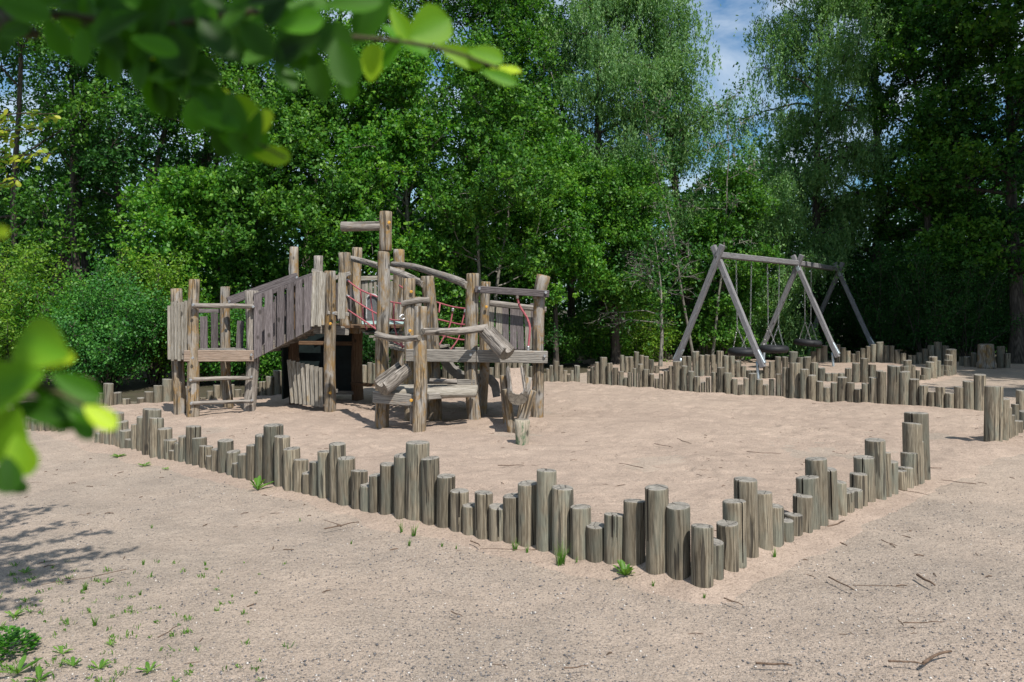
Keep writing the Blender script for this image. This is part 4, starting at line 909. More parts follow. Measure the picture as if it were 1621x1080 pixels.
def tree(px, Z, h, r, kind, label, name='tree', h0=0.25, stems=1, tr=0.10, nl=26000, lean=0.0, limbs=26, leaf=(0.075, 0.042), droop=None, sparse=1.0, sig=0.27, flat=0.6, bare=False, top_r=0.5, bark='bark', loc=None, group=TREE_GROUP, cat='tree', low_r=0.7):
    x0 = (px - CX) / F * Z if loc is None else loc[0]; y0 = Z if loc is None else loc[1]
    root = empty(name, Vector((x0, y0, 0)), label, cat, group)
    paths = []; tips = []; trunkpaths = []
    cut = [0]
    for s_ in range(stems):
        ang = rng.uniform(0, 6.28); sp = 0.0 if stems == 1 else 0.16
        d0 = np.array([math.cos(ang) * sp + lean, math.sin(ang) * sp, 1.0]); base = np.array([math.cos(ang), math.sin(ang), 0]) * (0 if stems == 1 else 0.25) + np.array([0, 0, -0.08])
        hh = h * rng.uniform(0.88, 1.0); tp = wig(base, d0, hh * 0.97, 12, 0.045, 0.03)
        trr = tr * (0.75 if stems > 1 else 1); rad = trr * (1 - 0.88 * np.linspace(0, 1, 13)) ; rad[0] *= 1.35
        trunkpaths.append((tp, rad))
        nlimb = limbs // stems
        for k in range(nlimb):
            f = h0 + (1 - h0) * (k + rng.uniform(0, 1)) / nlimb
            i = min(f * 12, 11.99); p = tp[int(i)] + (tp[int(i) + 1] - tp[int(i)]) * (i % 1)
            prof = (low_r + (1 - low_r) * min(1, (f - h0) / 0.25)) * (1 - (1 - top_r) * max(0, (f - 0.5) / 0.5) ** 1.5) 
            Ln = r * prof * rng.uniform(0.65, 1.12); a = rng.uniform(0, 6.28) if rng.uniform() < 0.45 else rng.normal(-math.pi / 2, 0.9)
            dd = np.array([math.cos(a), math.sin(a), 0.15 + 0.7 * f])
            lp = wig(p, dd, Ln, 7, 0.13, -0.02 if droop is None else -0.05)
            rr5 = trr * (1 - 0.8 * f) * 0.5; paths.append((lp, np.linspace(rr5, rr5 * 0.2, 8)))
            for q_ in range(5):
                ii = rng.uniform(2.2, 7); b = lp[int(min(ii, 6.99))] + (lp[min(int(ii) + 1, 7)] - lp[int(min(ii, 6.99))]) * (ii % 1)
                bd_ = (lp[-1] - lp[0]) / Ln + rng.normal(size=3) * 0.6; bp = wig(b, bd_, Ln * rng.uniform(0.2, 0.45), 4, 0.2, 0.02)
                paths.append((bp, np.linspace(rr5 * 0.35 + 0.004, 0.004, 5)))
                for t_ in (0.35, 0.7, 1.0): tips.append(bp[int(round(t_ * 4))])
                if bare:
                    for _ in range(3):
                        b2 = bp[rng.integers(1, 5)]; bp2 = wig(b2, bd_ + rng.normal(size=3) * 0.8, Ln * 0.25, 4, 0.25, 0.0); paths.append((bp2, np.linspace(0.006, 0.002, 5)))
            tips.append(lp[-1])
        cut.append(len(paths))
    for s_, tpth in enumerate(trunkpaths):
        co, q = tubes_np([tpth], 12); tk = link('trunk', fast_mesh('trunk', co, q, smooth=True), M[bark]); tk.parent = root
        co, q = tubes_np(paths[cut[s_]:cut[s_ + 1]], 5); br = link('branches', fast_mesh('branches', co, q, smooth=True), M[bark]); br.parent = tk
    nl = int(nl * (1.35 if h < 7 else 1.35)); leaf = (leaf[0] * 1.2, leaf[1] * 1.35)
    tips = np.array(tips); keep = rng.uniform(size=len(tips)) < sparse; tips = tips[keep] if keep.any() else tips
    if nl > 0:
        w = rng.uniform(0.3, 1.6, len(tips)); idx = rng.choice(len(tips), nl, p=w / w.sum()); g = rng.normal(size=(nl, 3)) * np.array([sig, sig, sig * flat])
        # sub-clumping: leaves gather along little twigs
        sub = rng.normal(size=(len(tips) * 9, 3)) * np.array([sig, sig, sig * flat]); si = idx * 9 + rng.integers(0, 9, nl)
        cen = tips[idx] + sub[si] + rng.normal(size=(nl, 3)) * sig * 0.19
        if droop:
            t_s = rng.uniform(0, 1, nl); swing = rng.normal(size=(len(tips) * 9, 2)) * 0.12
            cen = tips[idx] + sub[si] * 0.8 + rng.normal(size=(nl, 3)) * 0.025; cen[:, 2] -= t_s * (0.35 + 0.5 * ((si * 7) % 11) / 11); cen[:, :2] += swing[si] * t_s[:, None]
        cen[:, 2] = np.maximum(cen[:, 2], 0.08)
        tint = np.clip(rng.uniform(0, 1, len(tips))[idx] * 0.55 + rng.uniform(0, 0.5, nl) + 0.0, 0, 1)
        lf = link('crown', leaves_mesh('crown', cen, leaf[0], leaf[1], 0.5, droop, tint), L[kind]); lf.parent = root
    return root
def shrub(px, Z, w, h, kind, label, nl=9000, leaf=(0.06, 0.036), name='shrub', loc=None, dep=0.8, group='shrubs in front of the wood', tintk=1.0):
    nl = int(nl * 1.5)
    x0 = (px - CX) / F * Z if loc is None else loc[0]; y0 = Z if loc is None else loc[1]
    root = empty(name, Vector((x0, y0, 0)), label, 'shrub', group)
    paths = []; tips = []
    for k in range(24):
        a = rng.uniform(0, 6.28); rr6 = rng.uniform(0.2, 1) ; d = np.array([math.cos(a) * w * rr6, math.sin(a) * w * dep * rr6, h * rng.uniform(0.75, 1.05) * math.sqrt(max(0.12, 1 - 0.75 * rr6 ** 2))])
        Ln = np.linalg.norm(d); lp = wig(np.array([math.cos(a) * 0.1, math.sin(a) * 0.1, -0.03]), d, Ln, 8, 0.07, 0.0); paths.append((lp, np.linspace(0.016, 0.003, 9)))
        for i in range(2, 9):
            for _ in range(2):
                b = lp[i]; dd = rng.normal(size=3) + np.array([0, -0.3, 0.5]); bp = wig(b, dd, 0.35 * (1.2 - i / 12), 3, 0.2, 0.05); paths.append((bp, np.linspace(0.006, 0.002, 4))); tips += [bp[1], bp[2], bp[3]]
    co, q = tubes_np(paths, 5); st = link('stems', fast_mesh('stems', co, q, smooth=True), M['bark']); st.parent = root
    tips = np.array(tips); idx = rng.integers(0, len(tips), nl); cen = tips[idx] + rng.normal(size=(nl, 3)) * 0.085
    cen[:, 2] = np.maximum(cen[:, 2], 0.04)
    tint = np.clip(rng.uniform(0, 1, len(tips))[idx] * 0.5 + rng.uniform(0, 0.5, nl), 0, 1)
    lf = link('foliage', leaves_mesh('foliage', cen, leaf[0], leaf[1], 0.6, None, tint), L[kind]); lf.parent = root
    return root

# tall trees at the back, left to right
tree(40, 17.5, 12.5, 2.3, 'mid', 'tall thin stemmed tree at the left border, behind yellow green bushes', stems=3, tr=0.11, h0=0.22, nl=30000, limbs=42, sparse=0.8)
tree(160, 18.0, 13, 2.2, 'dark', 'multi stemmed dark tree with bare lower trunks, second from left', stems=4, tr=0.12, h0=0.30, nl=26000, limbs=44, sparse=0.7)
tree(250, 19.0, 12.5, 2.1, 'mid', 'slender dark trunked tree left of the ladder tower', stems=2, tr=0.13, h0=0.32, nl=24000, limbs=36, sparse=0.75)
tree(370, 19.5, 12, 2.3, 'mid', 'tall tree with sky showing through, above the ramp', stems=2, tr=0.12, h0=0.28, nl=30000, limbs=36)
tree(480, 21.0, 13, 2.5, 'mid', 'tall dark tree behind the hut end of the ramp', tr=0.15, h0=0.25, nl=30000, limbs=32)
tree(620, 21.5, 13.5, 2.6, 'mid', 'tall tree straight behind the mast', tr=0.15, h0=0.25, nl=34000, limbs=34)
tree(740, 22.0, 13, 2.4, 'mid', 'tall tree right of the mast, behind the rope net', tr=0.13, h0=0.28, nl=30000, limbs=32)
tree(815, 20.5, 12, 1.9, 'mid', 'tree with a leaning grey trunk above the right platform', tr=0.12, h0=0.42, nl=20000, lean=0.10, limbs=26, sparse=0.8, bark='bark_grey')
tree(958, 20.5, 12.5, 1.9, 'willow', 'straight trunked tree with pale drooping top, left of the swing', tr=0.16, h0=0.40, nl=42000, limbs=34, leaf=(0.09, 0.022), droop=0.7)
tree(905, 22.5, 13, 1.9, 'dark', 'thin dark tree between leaning grey trunk and pale drooping tree', tr=0.12, h0=0.3, nl=20000, limbs=26)
tree(1094, 21.5, 12.5, 1.6, 'willow', 'grey green willow left of the sky gap', tr=0.15, h0=0.34, nl=56000, limbs=44, leaf=(0.085, 0.024), droop=0.6, top_r=0.65)
tree(1285, 24.5, 14.5, 2.15, 'willow', 'silvery willow right of the sky gap, above the swing', tr=0.16, h0=0.22, nl=92000, limbs=60, leaf=(0.085, 0.024), droop=0.6, top_r=0.8)
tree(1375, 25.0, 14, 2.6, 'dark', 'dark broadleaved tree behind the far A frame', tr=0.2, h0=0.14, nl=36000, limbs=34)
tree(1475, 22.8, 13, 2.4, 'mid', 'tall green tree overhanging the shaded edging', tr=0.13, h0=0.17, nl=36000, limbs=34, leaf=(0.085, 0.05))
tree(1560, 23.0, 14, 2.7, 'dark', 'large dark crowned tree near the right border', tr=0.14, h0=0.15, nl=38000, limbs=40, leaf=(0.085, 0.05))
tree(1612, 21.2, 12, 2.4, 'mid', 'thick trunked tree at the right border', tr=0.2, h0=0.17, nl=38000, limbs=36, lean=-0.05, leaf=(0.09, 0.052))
tree(-25, 20.5, 13, 2.4, 'dark', 'dark tree cut by the left border, behind the thin stemmed one', tr=0.14, h0=0.2, nl=30000, limbs=34)
tree(95, 22.5, 12, 2.3, 'mid', 'green tree deeper in the wood behind the thin stemmed ones', tr=0.13, h0=0.2, nl=26000, limbs=32)
# lower, brighter trees in front of them
tree(300, 16.5, 4.2, 1.25, 'bright', 'small bright tree low behind the ladder tower', tr=0.05, h0=0.30, nl=15000, limbs=26, sig=0.2)
tree(400, 17.0, 5.0, 1.3, 'mid', 'small rounded tree behind the ramp handrail', tr=0.05, h0=0.36, nl=14000, limbs=24, sig=0.2)
tree(505, 16.8, 6.4, 1.6, 'mid', 'dense green tree left of the mast', tr=0.06, h0=0.26, nl=28000, limbs=34, sig=0.22)
tree(640, 17.4, 7.6, 1.75, 'bright', 'dense bright green tree behind the mast top', tr=0.08, h0=0.24, nl=34000, limbs=38, sig=0.24, bark='bark_grey')
tree(765, 17.6, 6.8, 1.7, 'mid', 'dense green tree behind the right platform', tr=0.07, h0=0.27, nl=30000, limbs=34, sig=0.24, stems=2, bark='bark_grey')
tree(880, 18.8, 5.9, 1.5, 'bright', 'bright green tree just right of the play structure', tr=0.07, h0=0.30, nl=24000, limbs=28, sig=0.22)
tree(975, 19.5, 5.0, 1.4, 'mid', 'mid green tree round the brown trunk, left of the bare branches', tr=0.13, h0=0.28, nl=20000, limbs=26, sig=0.22)
tree(1150, 20.5, 5.0, 1.2, 'mid', 'low leafy tree in the gap behind the near A frame', tr=0.06, h0=0.10, nl=20000, limbs=28, sig=0.22)
tree(1215, 22.5, 5.2, 1.4, 'willow', 'low grey green willow behind the swing beam', tr=0.08, h0=0.12, nl=24000, limbs=28, leaf=(0.08, 0.024), droop=0.5)
tree(1110, 20.0, 7.2, 1.0, 'dark', 'nearly bare thin tree under the sky gap', tr=0.05, h0=0.35, nl=1800, limbs=22, bare=True, bark='bark_grey', stems=2)
tree(1045, 18.6, 3.6, 1.3, 'dark', 'bare tangled grey branches left of the swing', tr=0.05, h0=0.30, nl=900, limbs=16, bare=True, bark='bark_grey', low_r=0.9)
# trees out of frame at right that shade the swing area
for k, (x, y, hh, r) in enumerate(((13.6, 14.2, 12, 2.7), (16.2, 17.5, 13, 3.0), (12.6, 8.0, 9.5, 2.3), (15.5, 11.0, 12, 2.6))):
    tree(0, y, hh, r, 'mid', ['tall tree outside the picture right of the opening', 'tall tree outside the picture behind the first', 'lower tree outside the picture nearest the right edging', 'tall tree outside the picture between two others'][k], nl=26000, limbs=34, tr=0.2, h0=0.25, loc=(x, y), leaf=(0.11, 0.07))
tree(0, 16.8, 14.5, 3.9, 'mid', 'high crowned tree outside the picture whose top overhangs the far swing', nl=42000, limbs=44, tr=0.22, h0=0.55, loc=(12.9, 16.6), leaf=(0.12, 0.08), low_r=0.9, top_r=0.8)
# shrubs
shrub(25, 15.0, 1.2, 2.7, 'golden', 'yellow green bush at the left border', 13000)
shrub(110, 14.6, 0.9, 2.1, 'bright', 'bright bush between yellow green bush and glossy shrub', 9000)
shrub(175, 14.0, 1.1, 2.05, 'glossy', 'rounded shrub with glossy dark leaves left of the ladder tower', 15000, (0.055, 0.038))
shrub(245, 15.0, 0.8, 2.5, 'golden', 'upright yellow green bush just left of the ladder tower', 8000)
shrub(315, 15.2, 0.9, 1.7, 'bright', 'low bright bush seen through the ladder tower', 9000)
shrub(390, 15.2, 0.9, 1.6, 'glossy', 'dark glossy bush under the foot of the ramp', 9000)
shrub(450, 15.0, 0.8, 1.5, 'bright', 'low bright bush under the ramp', 9000)
shrub(590, 16.5, 1.1, 1.8, 'dark', 'dark bush behind the plank bridge', 8000)
shrub(700, 17.0, 1.2, 1.7, 'mid', 'green bush seen through the rope net', 9000)
shrub(800, 17.5, 1.2, 1.5, 'dark', 'dark bush behind the slatted railing', 9000)
shrub(885, 20.0, 1.1, 1.5, 'mid', 'green bush right of the play structure at the wood edge', 9000)
shrub(960, 20.3, 1.0, 1.35, 'bright', 'bright low bush beside the brown trunk', 9000)
shrub(1012, 20.6, 0.8, 1.6, 'golden', 'yellow green bush under the bare grey branches', 7000)
shrub(1080, 21.5, 1.2, 1.7, 'mid', 'green bush behind the foot of the near A frame', 8000)
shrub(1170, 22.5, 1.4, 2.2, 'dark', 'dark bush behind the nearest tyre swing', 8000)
shrub(1270, 24.0, 1.6, 2.4, 'dark', 'shaded bush behind the second A frame', 8000)  # from here on the dark leaf colour stands in for deep shade
shrub(1370, 24.5, 1.6, 2.5, 'dark', 'shaded bush right of the far A frame', 8000)
shrub(1470, 23.0, 1.5, 2.3, 'dark', 'shaded bush behind the middle of the shaded edging', 8000)
shrub(1560, 22.5, 1.4, 2.0, 'dark', 'shaded bush behind the split trunk stump', 8000)
shrub(1400, 22.8, 1.5, 3.2, 'dark', 'tall shaded bush right of the far A frame, behind the edging', 9000)
shrub(1465, 21.9, 1.4, 3.0, 'dark', 'tall shaded bush behind the highest shaded posts', 9000)
shrub(1530, 21.7, 1.4, 3.2, 'dark', 'tall shaded bush between highest shaded posts and split trunk stump', 9000)
shrub(1592, 22.6, 1.4, 3.0, 'dark', 'tall shaded bush at the right border beside the thick trunk', 9000)
# the deep wood behind: one mass
nw = 300000
wx = rng.uniform(-26, 30, nw); wy = rng.uniform(24.5, 31, nw); wz = rng.uniform(0, 1, nw) ** 1.15 * (5.6 + 1.2 * np.sin(wx * 0.9) + 0.8 * np.sin(wx * 2.3))
cl = fbm(wx, wz * 1.3 + wy, 1.3, 3, 0.8); keep = cl > -0.35
cen = np.stack([wx, wy, wz], -1)[keep]
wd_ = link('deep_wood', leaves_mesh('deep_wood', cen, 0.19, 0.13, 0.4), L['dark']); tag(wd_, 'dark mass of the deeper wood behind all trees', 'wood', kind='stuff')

# ---------------------------------------------------------------- shrub close to the camera (its branches hang into the picture)
def near_leaf(c, d, nrm, Ln, W, cup=0.12, tint=0.5, out=None, lobed=False):
    d = d.normalized(); nrm = (nrm - d * nrm.dot(d)).normalized(); s_ = nrm.cross(d); b = len(out[0])
    prof = [(0.0, 0.04), (0.10, 0.35), (0.28, 0.72), (0.50, 0.97), (0.70, 1.0), (0.86, 0.78), (0.96, 0.40), (1.0, 0.06)]
    if lobed: prof = [(0.0, 0.10), (0.12, 0.16), (0.25, 0.42), (0.32, 0.24), (0.45, 0.68), (0.52, 0.42), (0.68, 1.0), (0.74, 0.72), (0.88, 0.85), (1.0, 0.05)]
    for t_, w in prof:
        for u in (-1, -0.5, 0, 0.5, 1):
            out[0].append(c + d * (t_ - 0.5) * Ln + s_ * (u * w * W / 2) + nrm * (cup * W * (u * u * w) - 0.10 * Ln * (t_ - 0.4) ** 2)); out[2].append(min(1, max(0, tint + 0.06 * abs(u))))
    for j in range(len(prof) - 1):
        for i in range(4): k = b + j * 5 + i; out[1].append((k, k + 1, k + 6, k + 5))
def px_leaf(out, px, py, Z, Lpx, Wpx, ang, tint, face=None):
    c = P(px, py, Z); a = math.radians(ang); d = Vector((math.cos(a), random.uniform(-0.25, 0.25), math.sin(a)))
    n_ = face or Vector((random.uniform(-0.5, 0.5), -1, random.uniform(0.0, 0.8)))
    near_leaf(c, d, n_, Lpx / F * Z, Wpx / F * Z, 0.14, tint, out)
def finish_leaves(name, out, mat, parent):
    base = parent.location if parent.parent is None else parent.parent.location
    me = fast_mesh(name, np.array([tuple(v - base) for v in out[0]]), np.array(out[1]), smooth=True, attr=out[2]); o = link(name, me, mat); o.parent = parent; return o
NS = empty('shrub', Vector((-3.3, 1.5, 0)), 'large shrub beside the camera whose blurred leafy branches hang into the top left', 'shrub')
zb = 0.46
br1 = [Vector((-2.6, 1.0, 2.3)), Vector((-1.2, 0.7, 1.95)), P(-120, 0, zb), P(0, 20, zb), P(110, 26, zb), P(250, 42, zb), P(400, 18, zb + 0.01), P(480, 52, zb + 0.02), P(600, 62, zb + 0.03), P(700, 78, zb + 0.04), P(790, 108, zb + 0.05)]
br2 = [P(110, 26, zb), P(200, 78, zb), P(280, 140, zb), P(340, 185, zb), P(400, 222, zb), P(452, 250, zb)]
br3 = [Vector((-3.2, 1.4, 0.0)), Vector((-3.1, 1.3, 1.0)), Vector((-2.6, 1.0, 2.3)), Vector((-2.3, 1.2, 2.9))]
br4 = [Vector((-3.1, 1.3, 1.0)), Vector((-1.4, 0.8, 1.1)), P(-420, 640, 0.42), P(-150, 570, 0.32), P(0, 585, 0.32), P(70, 612, 0.32), P(150, 650, 0.32)]
br5 = [P(0, 585, 0.32), P(10, 650, 0.32), P(15, 740, 0.32)]
br6 = [P(0, 585, 0.32), P(30, 560, 0.32), P(70, 545, 0.32)]
tubes('stem', [br3], (0.03, 0.012), M['bark'], NS, 8)
M['stemn'] = plain('near_stem', (0.05, 0.045, 0.018), 0.8)
tubes('branch', [br1], (0.0035, 0.0009), M['stemn'], NS, 7); tubes('branch', [br4], (0.0032, 0.0008), M['stemn'], NS, 7)
tubes('branch', [br2], (0.0018, 0.0007), M['stemn'], NS, 6); tubes('branch', [br5], (0.0015, 0.0007), M['stemn'], NS, 6); tubes('branch', [br6], (0.0015, 0.0007), M['stemn'], NS, 6)
out = ([], [], [])  # last value per leaf is the tint; low values paint shaded leaves dark
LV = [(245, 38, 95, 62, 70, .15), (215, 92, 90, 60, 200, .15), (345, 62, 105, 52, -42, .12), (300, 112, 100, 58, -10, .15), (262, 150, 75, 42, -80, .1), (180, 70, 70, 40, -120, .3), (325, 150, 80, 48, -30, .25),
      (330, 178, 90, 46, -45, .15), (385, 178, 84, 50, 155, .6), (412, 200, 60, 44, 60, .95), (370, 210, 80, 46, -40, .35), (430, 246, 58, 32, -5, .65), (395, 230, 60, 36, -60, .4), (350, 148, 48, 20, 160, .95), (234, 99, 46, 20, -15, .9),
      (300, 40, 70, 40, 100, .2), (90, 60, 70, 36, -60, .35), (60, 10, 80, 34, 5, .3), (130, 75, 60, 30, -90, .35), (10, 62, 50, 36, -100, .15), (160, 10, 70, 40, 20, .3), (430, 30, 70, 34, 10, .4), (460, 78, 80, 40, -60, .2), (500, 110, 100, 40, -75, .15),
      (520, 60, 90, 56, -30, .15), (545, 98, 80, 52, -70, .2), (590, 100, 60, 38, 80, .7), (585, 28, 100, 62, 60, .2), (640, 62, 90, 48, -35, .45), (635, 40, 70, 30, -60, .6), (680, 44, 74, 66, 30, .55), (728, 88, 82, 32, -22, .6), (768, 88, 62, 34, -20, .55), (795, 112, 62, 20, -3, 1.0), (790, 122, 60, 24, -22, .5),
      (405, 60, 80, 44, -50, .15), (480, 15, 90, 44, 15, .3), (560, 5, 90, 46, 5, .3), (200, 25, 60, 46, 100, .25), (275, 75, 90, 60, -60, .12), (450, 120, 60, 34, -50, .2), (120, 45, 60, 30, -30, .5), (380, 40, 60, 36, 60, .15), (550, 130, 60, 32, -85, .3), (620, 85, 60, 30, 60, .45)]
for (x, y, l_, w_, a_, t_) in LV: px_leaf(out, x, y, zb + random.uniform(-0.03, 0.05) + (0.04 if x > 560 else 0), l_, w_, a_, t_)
for _ in range(60):
    x = random.uniform(-20, 520); y = random.uniform(-60, 60) + max(0, x - 120) * 0.12; px_leaf(out, x, y, zb + random.uniform(-0.05, 0.08), random.uniform(60, 95), random.uniform(32, 52), random.uniform(-160, 20), random.uniform(0.05, 0.45))
for _ in range(26):
    f = random.random(); px_leaf(out, 130 + 300 * f + random.uniform(-25, 25), 45 + 190 * f + random.uniform(-28, 22), zb + random.uniform(-0.03, 0.05), random.uniform(55, 80), random.uniform(30, 44), random.uniform(-110, 0), random.uniform(0.05, 0.4))
finish_leaves('foliage', out, L['near'], NS)
out = ([], [], [])
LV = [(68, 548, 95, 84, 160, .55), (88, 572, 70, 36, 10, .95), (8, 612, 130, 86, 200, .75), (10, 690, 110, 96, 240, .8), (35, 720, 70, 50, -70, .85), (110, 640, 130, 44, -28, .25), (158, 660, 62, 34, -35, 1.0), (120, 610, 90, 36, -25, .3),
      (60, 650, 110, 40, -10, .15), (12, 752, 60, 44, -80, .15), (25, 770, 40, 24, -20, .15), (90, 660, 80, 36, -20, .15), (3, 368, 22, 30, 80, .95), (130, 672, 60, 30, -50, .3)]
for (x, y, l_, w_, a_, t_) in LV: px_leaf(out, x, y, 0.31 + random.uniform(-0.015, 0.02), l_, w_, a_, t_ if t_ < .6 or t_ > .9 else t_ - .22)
finish_leaves('foliage', out, L['near'], NS)
# out of sight crown of the same shrub: upper sprays that throw the branch shadow on the gravel, and a leaf mass above the camera, added to shade the near branches
hS = 3.15; shx, shy = -0.727 * math.cos(SUN_A) * hS, 0.727 * math.sin(SUN_A) * hS
sprays = []; out = ([], [], [])
for (tx, ty) in ((207, 870), (150, 878), (172, 838), (120, 820), (98, 797), (60, 800), (95, 915), (60, 950), (20, 930), (30, 860), (10, 830), (75, 880), (50, 905), (110, 866), (140, 862), (25, 800), (128, 892), (45, 842), (15, 890)):
    g = G(tx, ty); tip = Vector((g.x - shx, g.y - shy, hS + random.uniform(-0.05, 0.1))); st_ = Vector((-2.9 + random.uniform(-0.2, 0.2), 1.5 + random.uniform(-0.3, 0.3), 2.9))
    mid = st_.lerp(tip, 0.5) + Vector((0, 0, 0.12)); sprays.append([st_, mid, tip])
    for k in range(120):
        f = 0.2 + 0.8 * k / 120; c = st_.lerp(tip, f) + Vector((random.gauss(0, 0.05), random.gauss(0, 0.10) * (1.35 - f), 0.06 * math.sin(3.14 * f)))
        near_leaf(c, (tip - st_).normalized() + Vector((random.gauss(0, 0.6), random.gauss(0, 0.6), random.gauss(0, 0.3))), Vector((random.gauss(0, 0.4), random.gauss(0, 0.4), 1)), 0.065, 0.04, 0.1, random.random(), out)
for pts in sprays: tubes('branch', [pts], (0.014, 0.003), M['twig'], NS, 6)
for _ in range(2400):
    c = Vector((random.uniform(-1.2, 0.03), random.uniform(-0.10, 0.28), random.uniform(2.0, 2.35)))
    near_leaf(c, Vector((random.gauss(0, 1), random.gauss(0, 1), random.gauss(0, 0.4))), Vector((random.gauss(0, 0.4), random.gauss(0, 0.4), 1)), 0.045, 0.028, 0.1, random.random(), out)
finish_leaves('foliage', out, L['near'], NS)
tubes('branch', [[Vector((-2.3, 1.0, 2.7)), Vector((-1.2, 0.1, 2.3)), Vector((-0.3, -0.1, 2.2)), Vector((0.5, -0.2, 2.1))]], (0.012, 0.003), M['twig'], NS, 6)
# yellow green shrub branch a few metres off
GS = empty('shrub', Vector((-2.9, 3.0, 0)), 'yellow green shrub whose twigs reach in at the left border, above the bushes', 'shrub')
out = ([], [], []); tw = []
for (x, y) in ((92, 180), (60, 205), (85, 243), (55, 245), (30, 285), (25, 215), (8, 240), (15, 190)):
    a = Vector((-2.55, 3.0, 1.6)); b = P(-60, y + 25, 3.0); c = P(x, y, 3.0); tw.append([a, b, c])
    for k in range(44):
        f = k / 44; q_ = b.lerp(c, f) + Vector((random.gauss(0, 0.016), random.gauss(0, 0.02), random.gauss(0, 0.014)))
        near_leaf(q_, (c - b).normalized() + Vector((random.gauss(0, 0.6), random.gauss(0, 0.4), random.gauss(0, 0.6) + 0.3)), Vector((random.gauss(0, 0.5), -0.8, 0.8)), 0.026, 0.017, 0.15, min(1, max(0, random.gauss(0.6, 0.3))), out)
for p_ in tw: tubes('branch', [p_], (0.006, 0.0015), M['twig'], GS, 5)
tubes('stem', [[Vector((-2.9, 3.0, 0)), Vector((-2.8, 3.0, 0.8)), Vector((-2.5, 3.0, 1.7)), Vector((-2.4, 3.0, 2.2))]], (0.02, 0.006), M['bark'], GS, 6)
L['golden_near'] = leaf_mat('yellow_twig_leaves', (0.09, 0.19, 0.02), (0.20, 0.31, 0.025), (0.40, 0.40, 0.04))
finish_leaves('foliage', out, L['golden_near'], GS)

# ---------------------------------------------------------------- weeds and grass on the gravel
def edge_lift(g):
    d_ = inside(np.array([g.x]), np.array([g.y]), poly)[1][0]; return 0.024 * max(0.0, 1 - d_ / 0.3)
def rosette(px, py, size, n, label, name='weed', mat='weed', up=0.5, broad=0.30):
    size *= 0.66
    g = G(px, py); g.z = gnd_h(g.x, g.y) + edge_lift(g); out = ([], [], [])
    for k in range(n):
        a = 2.4 * k + random.uniform(-0.4, 0.4); e = up * random.uniform(0.5, 1.5); d = Vector((math.cos(a), math.sin(a), e)).normalized(); Ln = size * random.uniform(0.45, 1.15)
        near_leaf(g + d * Ln * 0.5 + Vector((0, 0, 0.002)), d, Vector((-d.x * 0.6, -d.y * 0.6, 1)), Ln, Ln * broad * random.uniform(0.7, 1.15), 0.2, random.uniform(0.2, 0.9), out, lobed=(k % 3 > 0))
    me = fast_mesh(name, np.array([tuple(v - g) for v in out[0]]), np.array(out[1]), smooth=True, attr=out[2]); o = link(name, me, L[mat]); o.location = g
    return tag(o, label, 'weed', 'weeds on the gravel')
def tuft(px, py, hgt, n, label, spread=0.5):
    g = G(px, py); g.z = gnd_h(g.x, g.y) + edge_lift(g); co = []; q = []; tt = []
    for k in range(n):
        a = random.uniform(0, 6.28); s_ = random.uniform(0, spread) ; h = hgt * random.uniform(0.5, 1.1); b = Vector((math.cos(a), math.sin(a), 0)) * hgt * 0.15 * random.random(); wv = Vector((-math.sin(a + 1), math.cos(a + 1), 0)) * 0.0022
        prev = None; b0 = len(co)
        for j in range(5):
            f = j / 4; p = b + Vector((math.cos(a) * s_ * f * f * h, math.sin(a) * s_ * f * f * h, h * f * (1 - 0.25 * s_ * f))); w = 1 - f * 0.95; co += [p - wv * w, p + wv * w]; tt += [0.2 + 0.6 * f] * 2
        for j in range(4): q.append((b0 + 2 * j, b0 + 2 * j + 1, b0 + 2 * j + 3, b0 + 2 * j + 2))
    me = fast_mesh('grass_tuft', np.array([tuple(v) for v in co]), np.array(q), attr=tt); o = link('grass_tuft', me, L['weed']); o.location = g
    return tag(o, label, 'grass tuft', 'grass tufts on the gravel')
rosette(990, 911, 0.125, 30, 'bright green dandelion rosette at the foot of the posts left of the front corner', up=1.0)
rosette(408, 776, 0.19, 11, 'dandelion leaves at the foot of the front left edging, below its tall peak', up=0.8)
rosette(187, 722, 0.12, 14, 'low weed beside the left end of the front left edging', up=0.3)
rosette(228, 735, 0.10, 12, 'weed at the foot of the left part of the edging, right of another', up=0.4)
rosette(262, 741, 0.09, 10, 'small flat weed near the left posts, rightmost of three', up=0.2)
for (x, y, s_, n, lab) in ((28, 1062, 0.14, 9, 'large broad leaved weed at the bottom left corner'), (62, 1072, 0.12, 8, 'weed touching the bottom border right of the corner clump'), (98, 1032, 0.09, 9, 'light weed with upright leaves just right of the green clump'),
        (116, 1050, 0.08, 8, 'small weed below the light upright one'), (157, 1056, 0.08, 9, 'weed third from the bottom left corner along the border'), (236, 1060, 0.09, 13, 'spreading weed with orange leaf near the bottom border'),
        (275, 1078, 0.05, 7, 'weed cut by the bottom border right of the spreading one'), (175, 1020, 0.05, 8, 'small dark weed above the spreading one'), (170, 920, 0.06, 8, 'small clover like weed at the edge of the branch shadow'), (343, 935, 0.035, 7, 'tiny weed alone on the open gravel at left'),
        (22, 975, 0.08, 9, 'weed at the left border under the branch shadow'), (48, 968, 0.05, 7, 'small weed right of the one at the left border'), (40, 903, 0.08, 10, 'weed inside the branch shadow'), (412, 1075, 0.03, 6, 'tiny weed at the bottom border, middle left'), (1208, 887, 0.035, 8, 'tiny weed right of the front corner')):
    rosette(x, y, s_, n, lab)
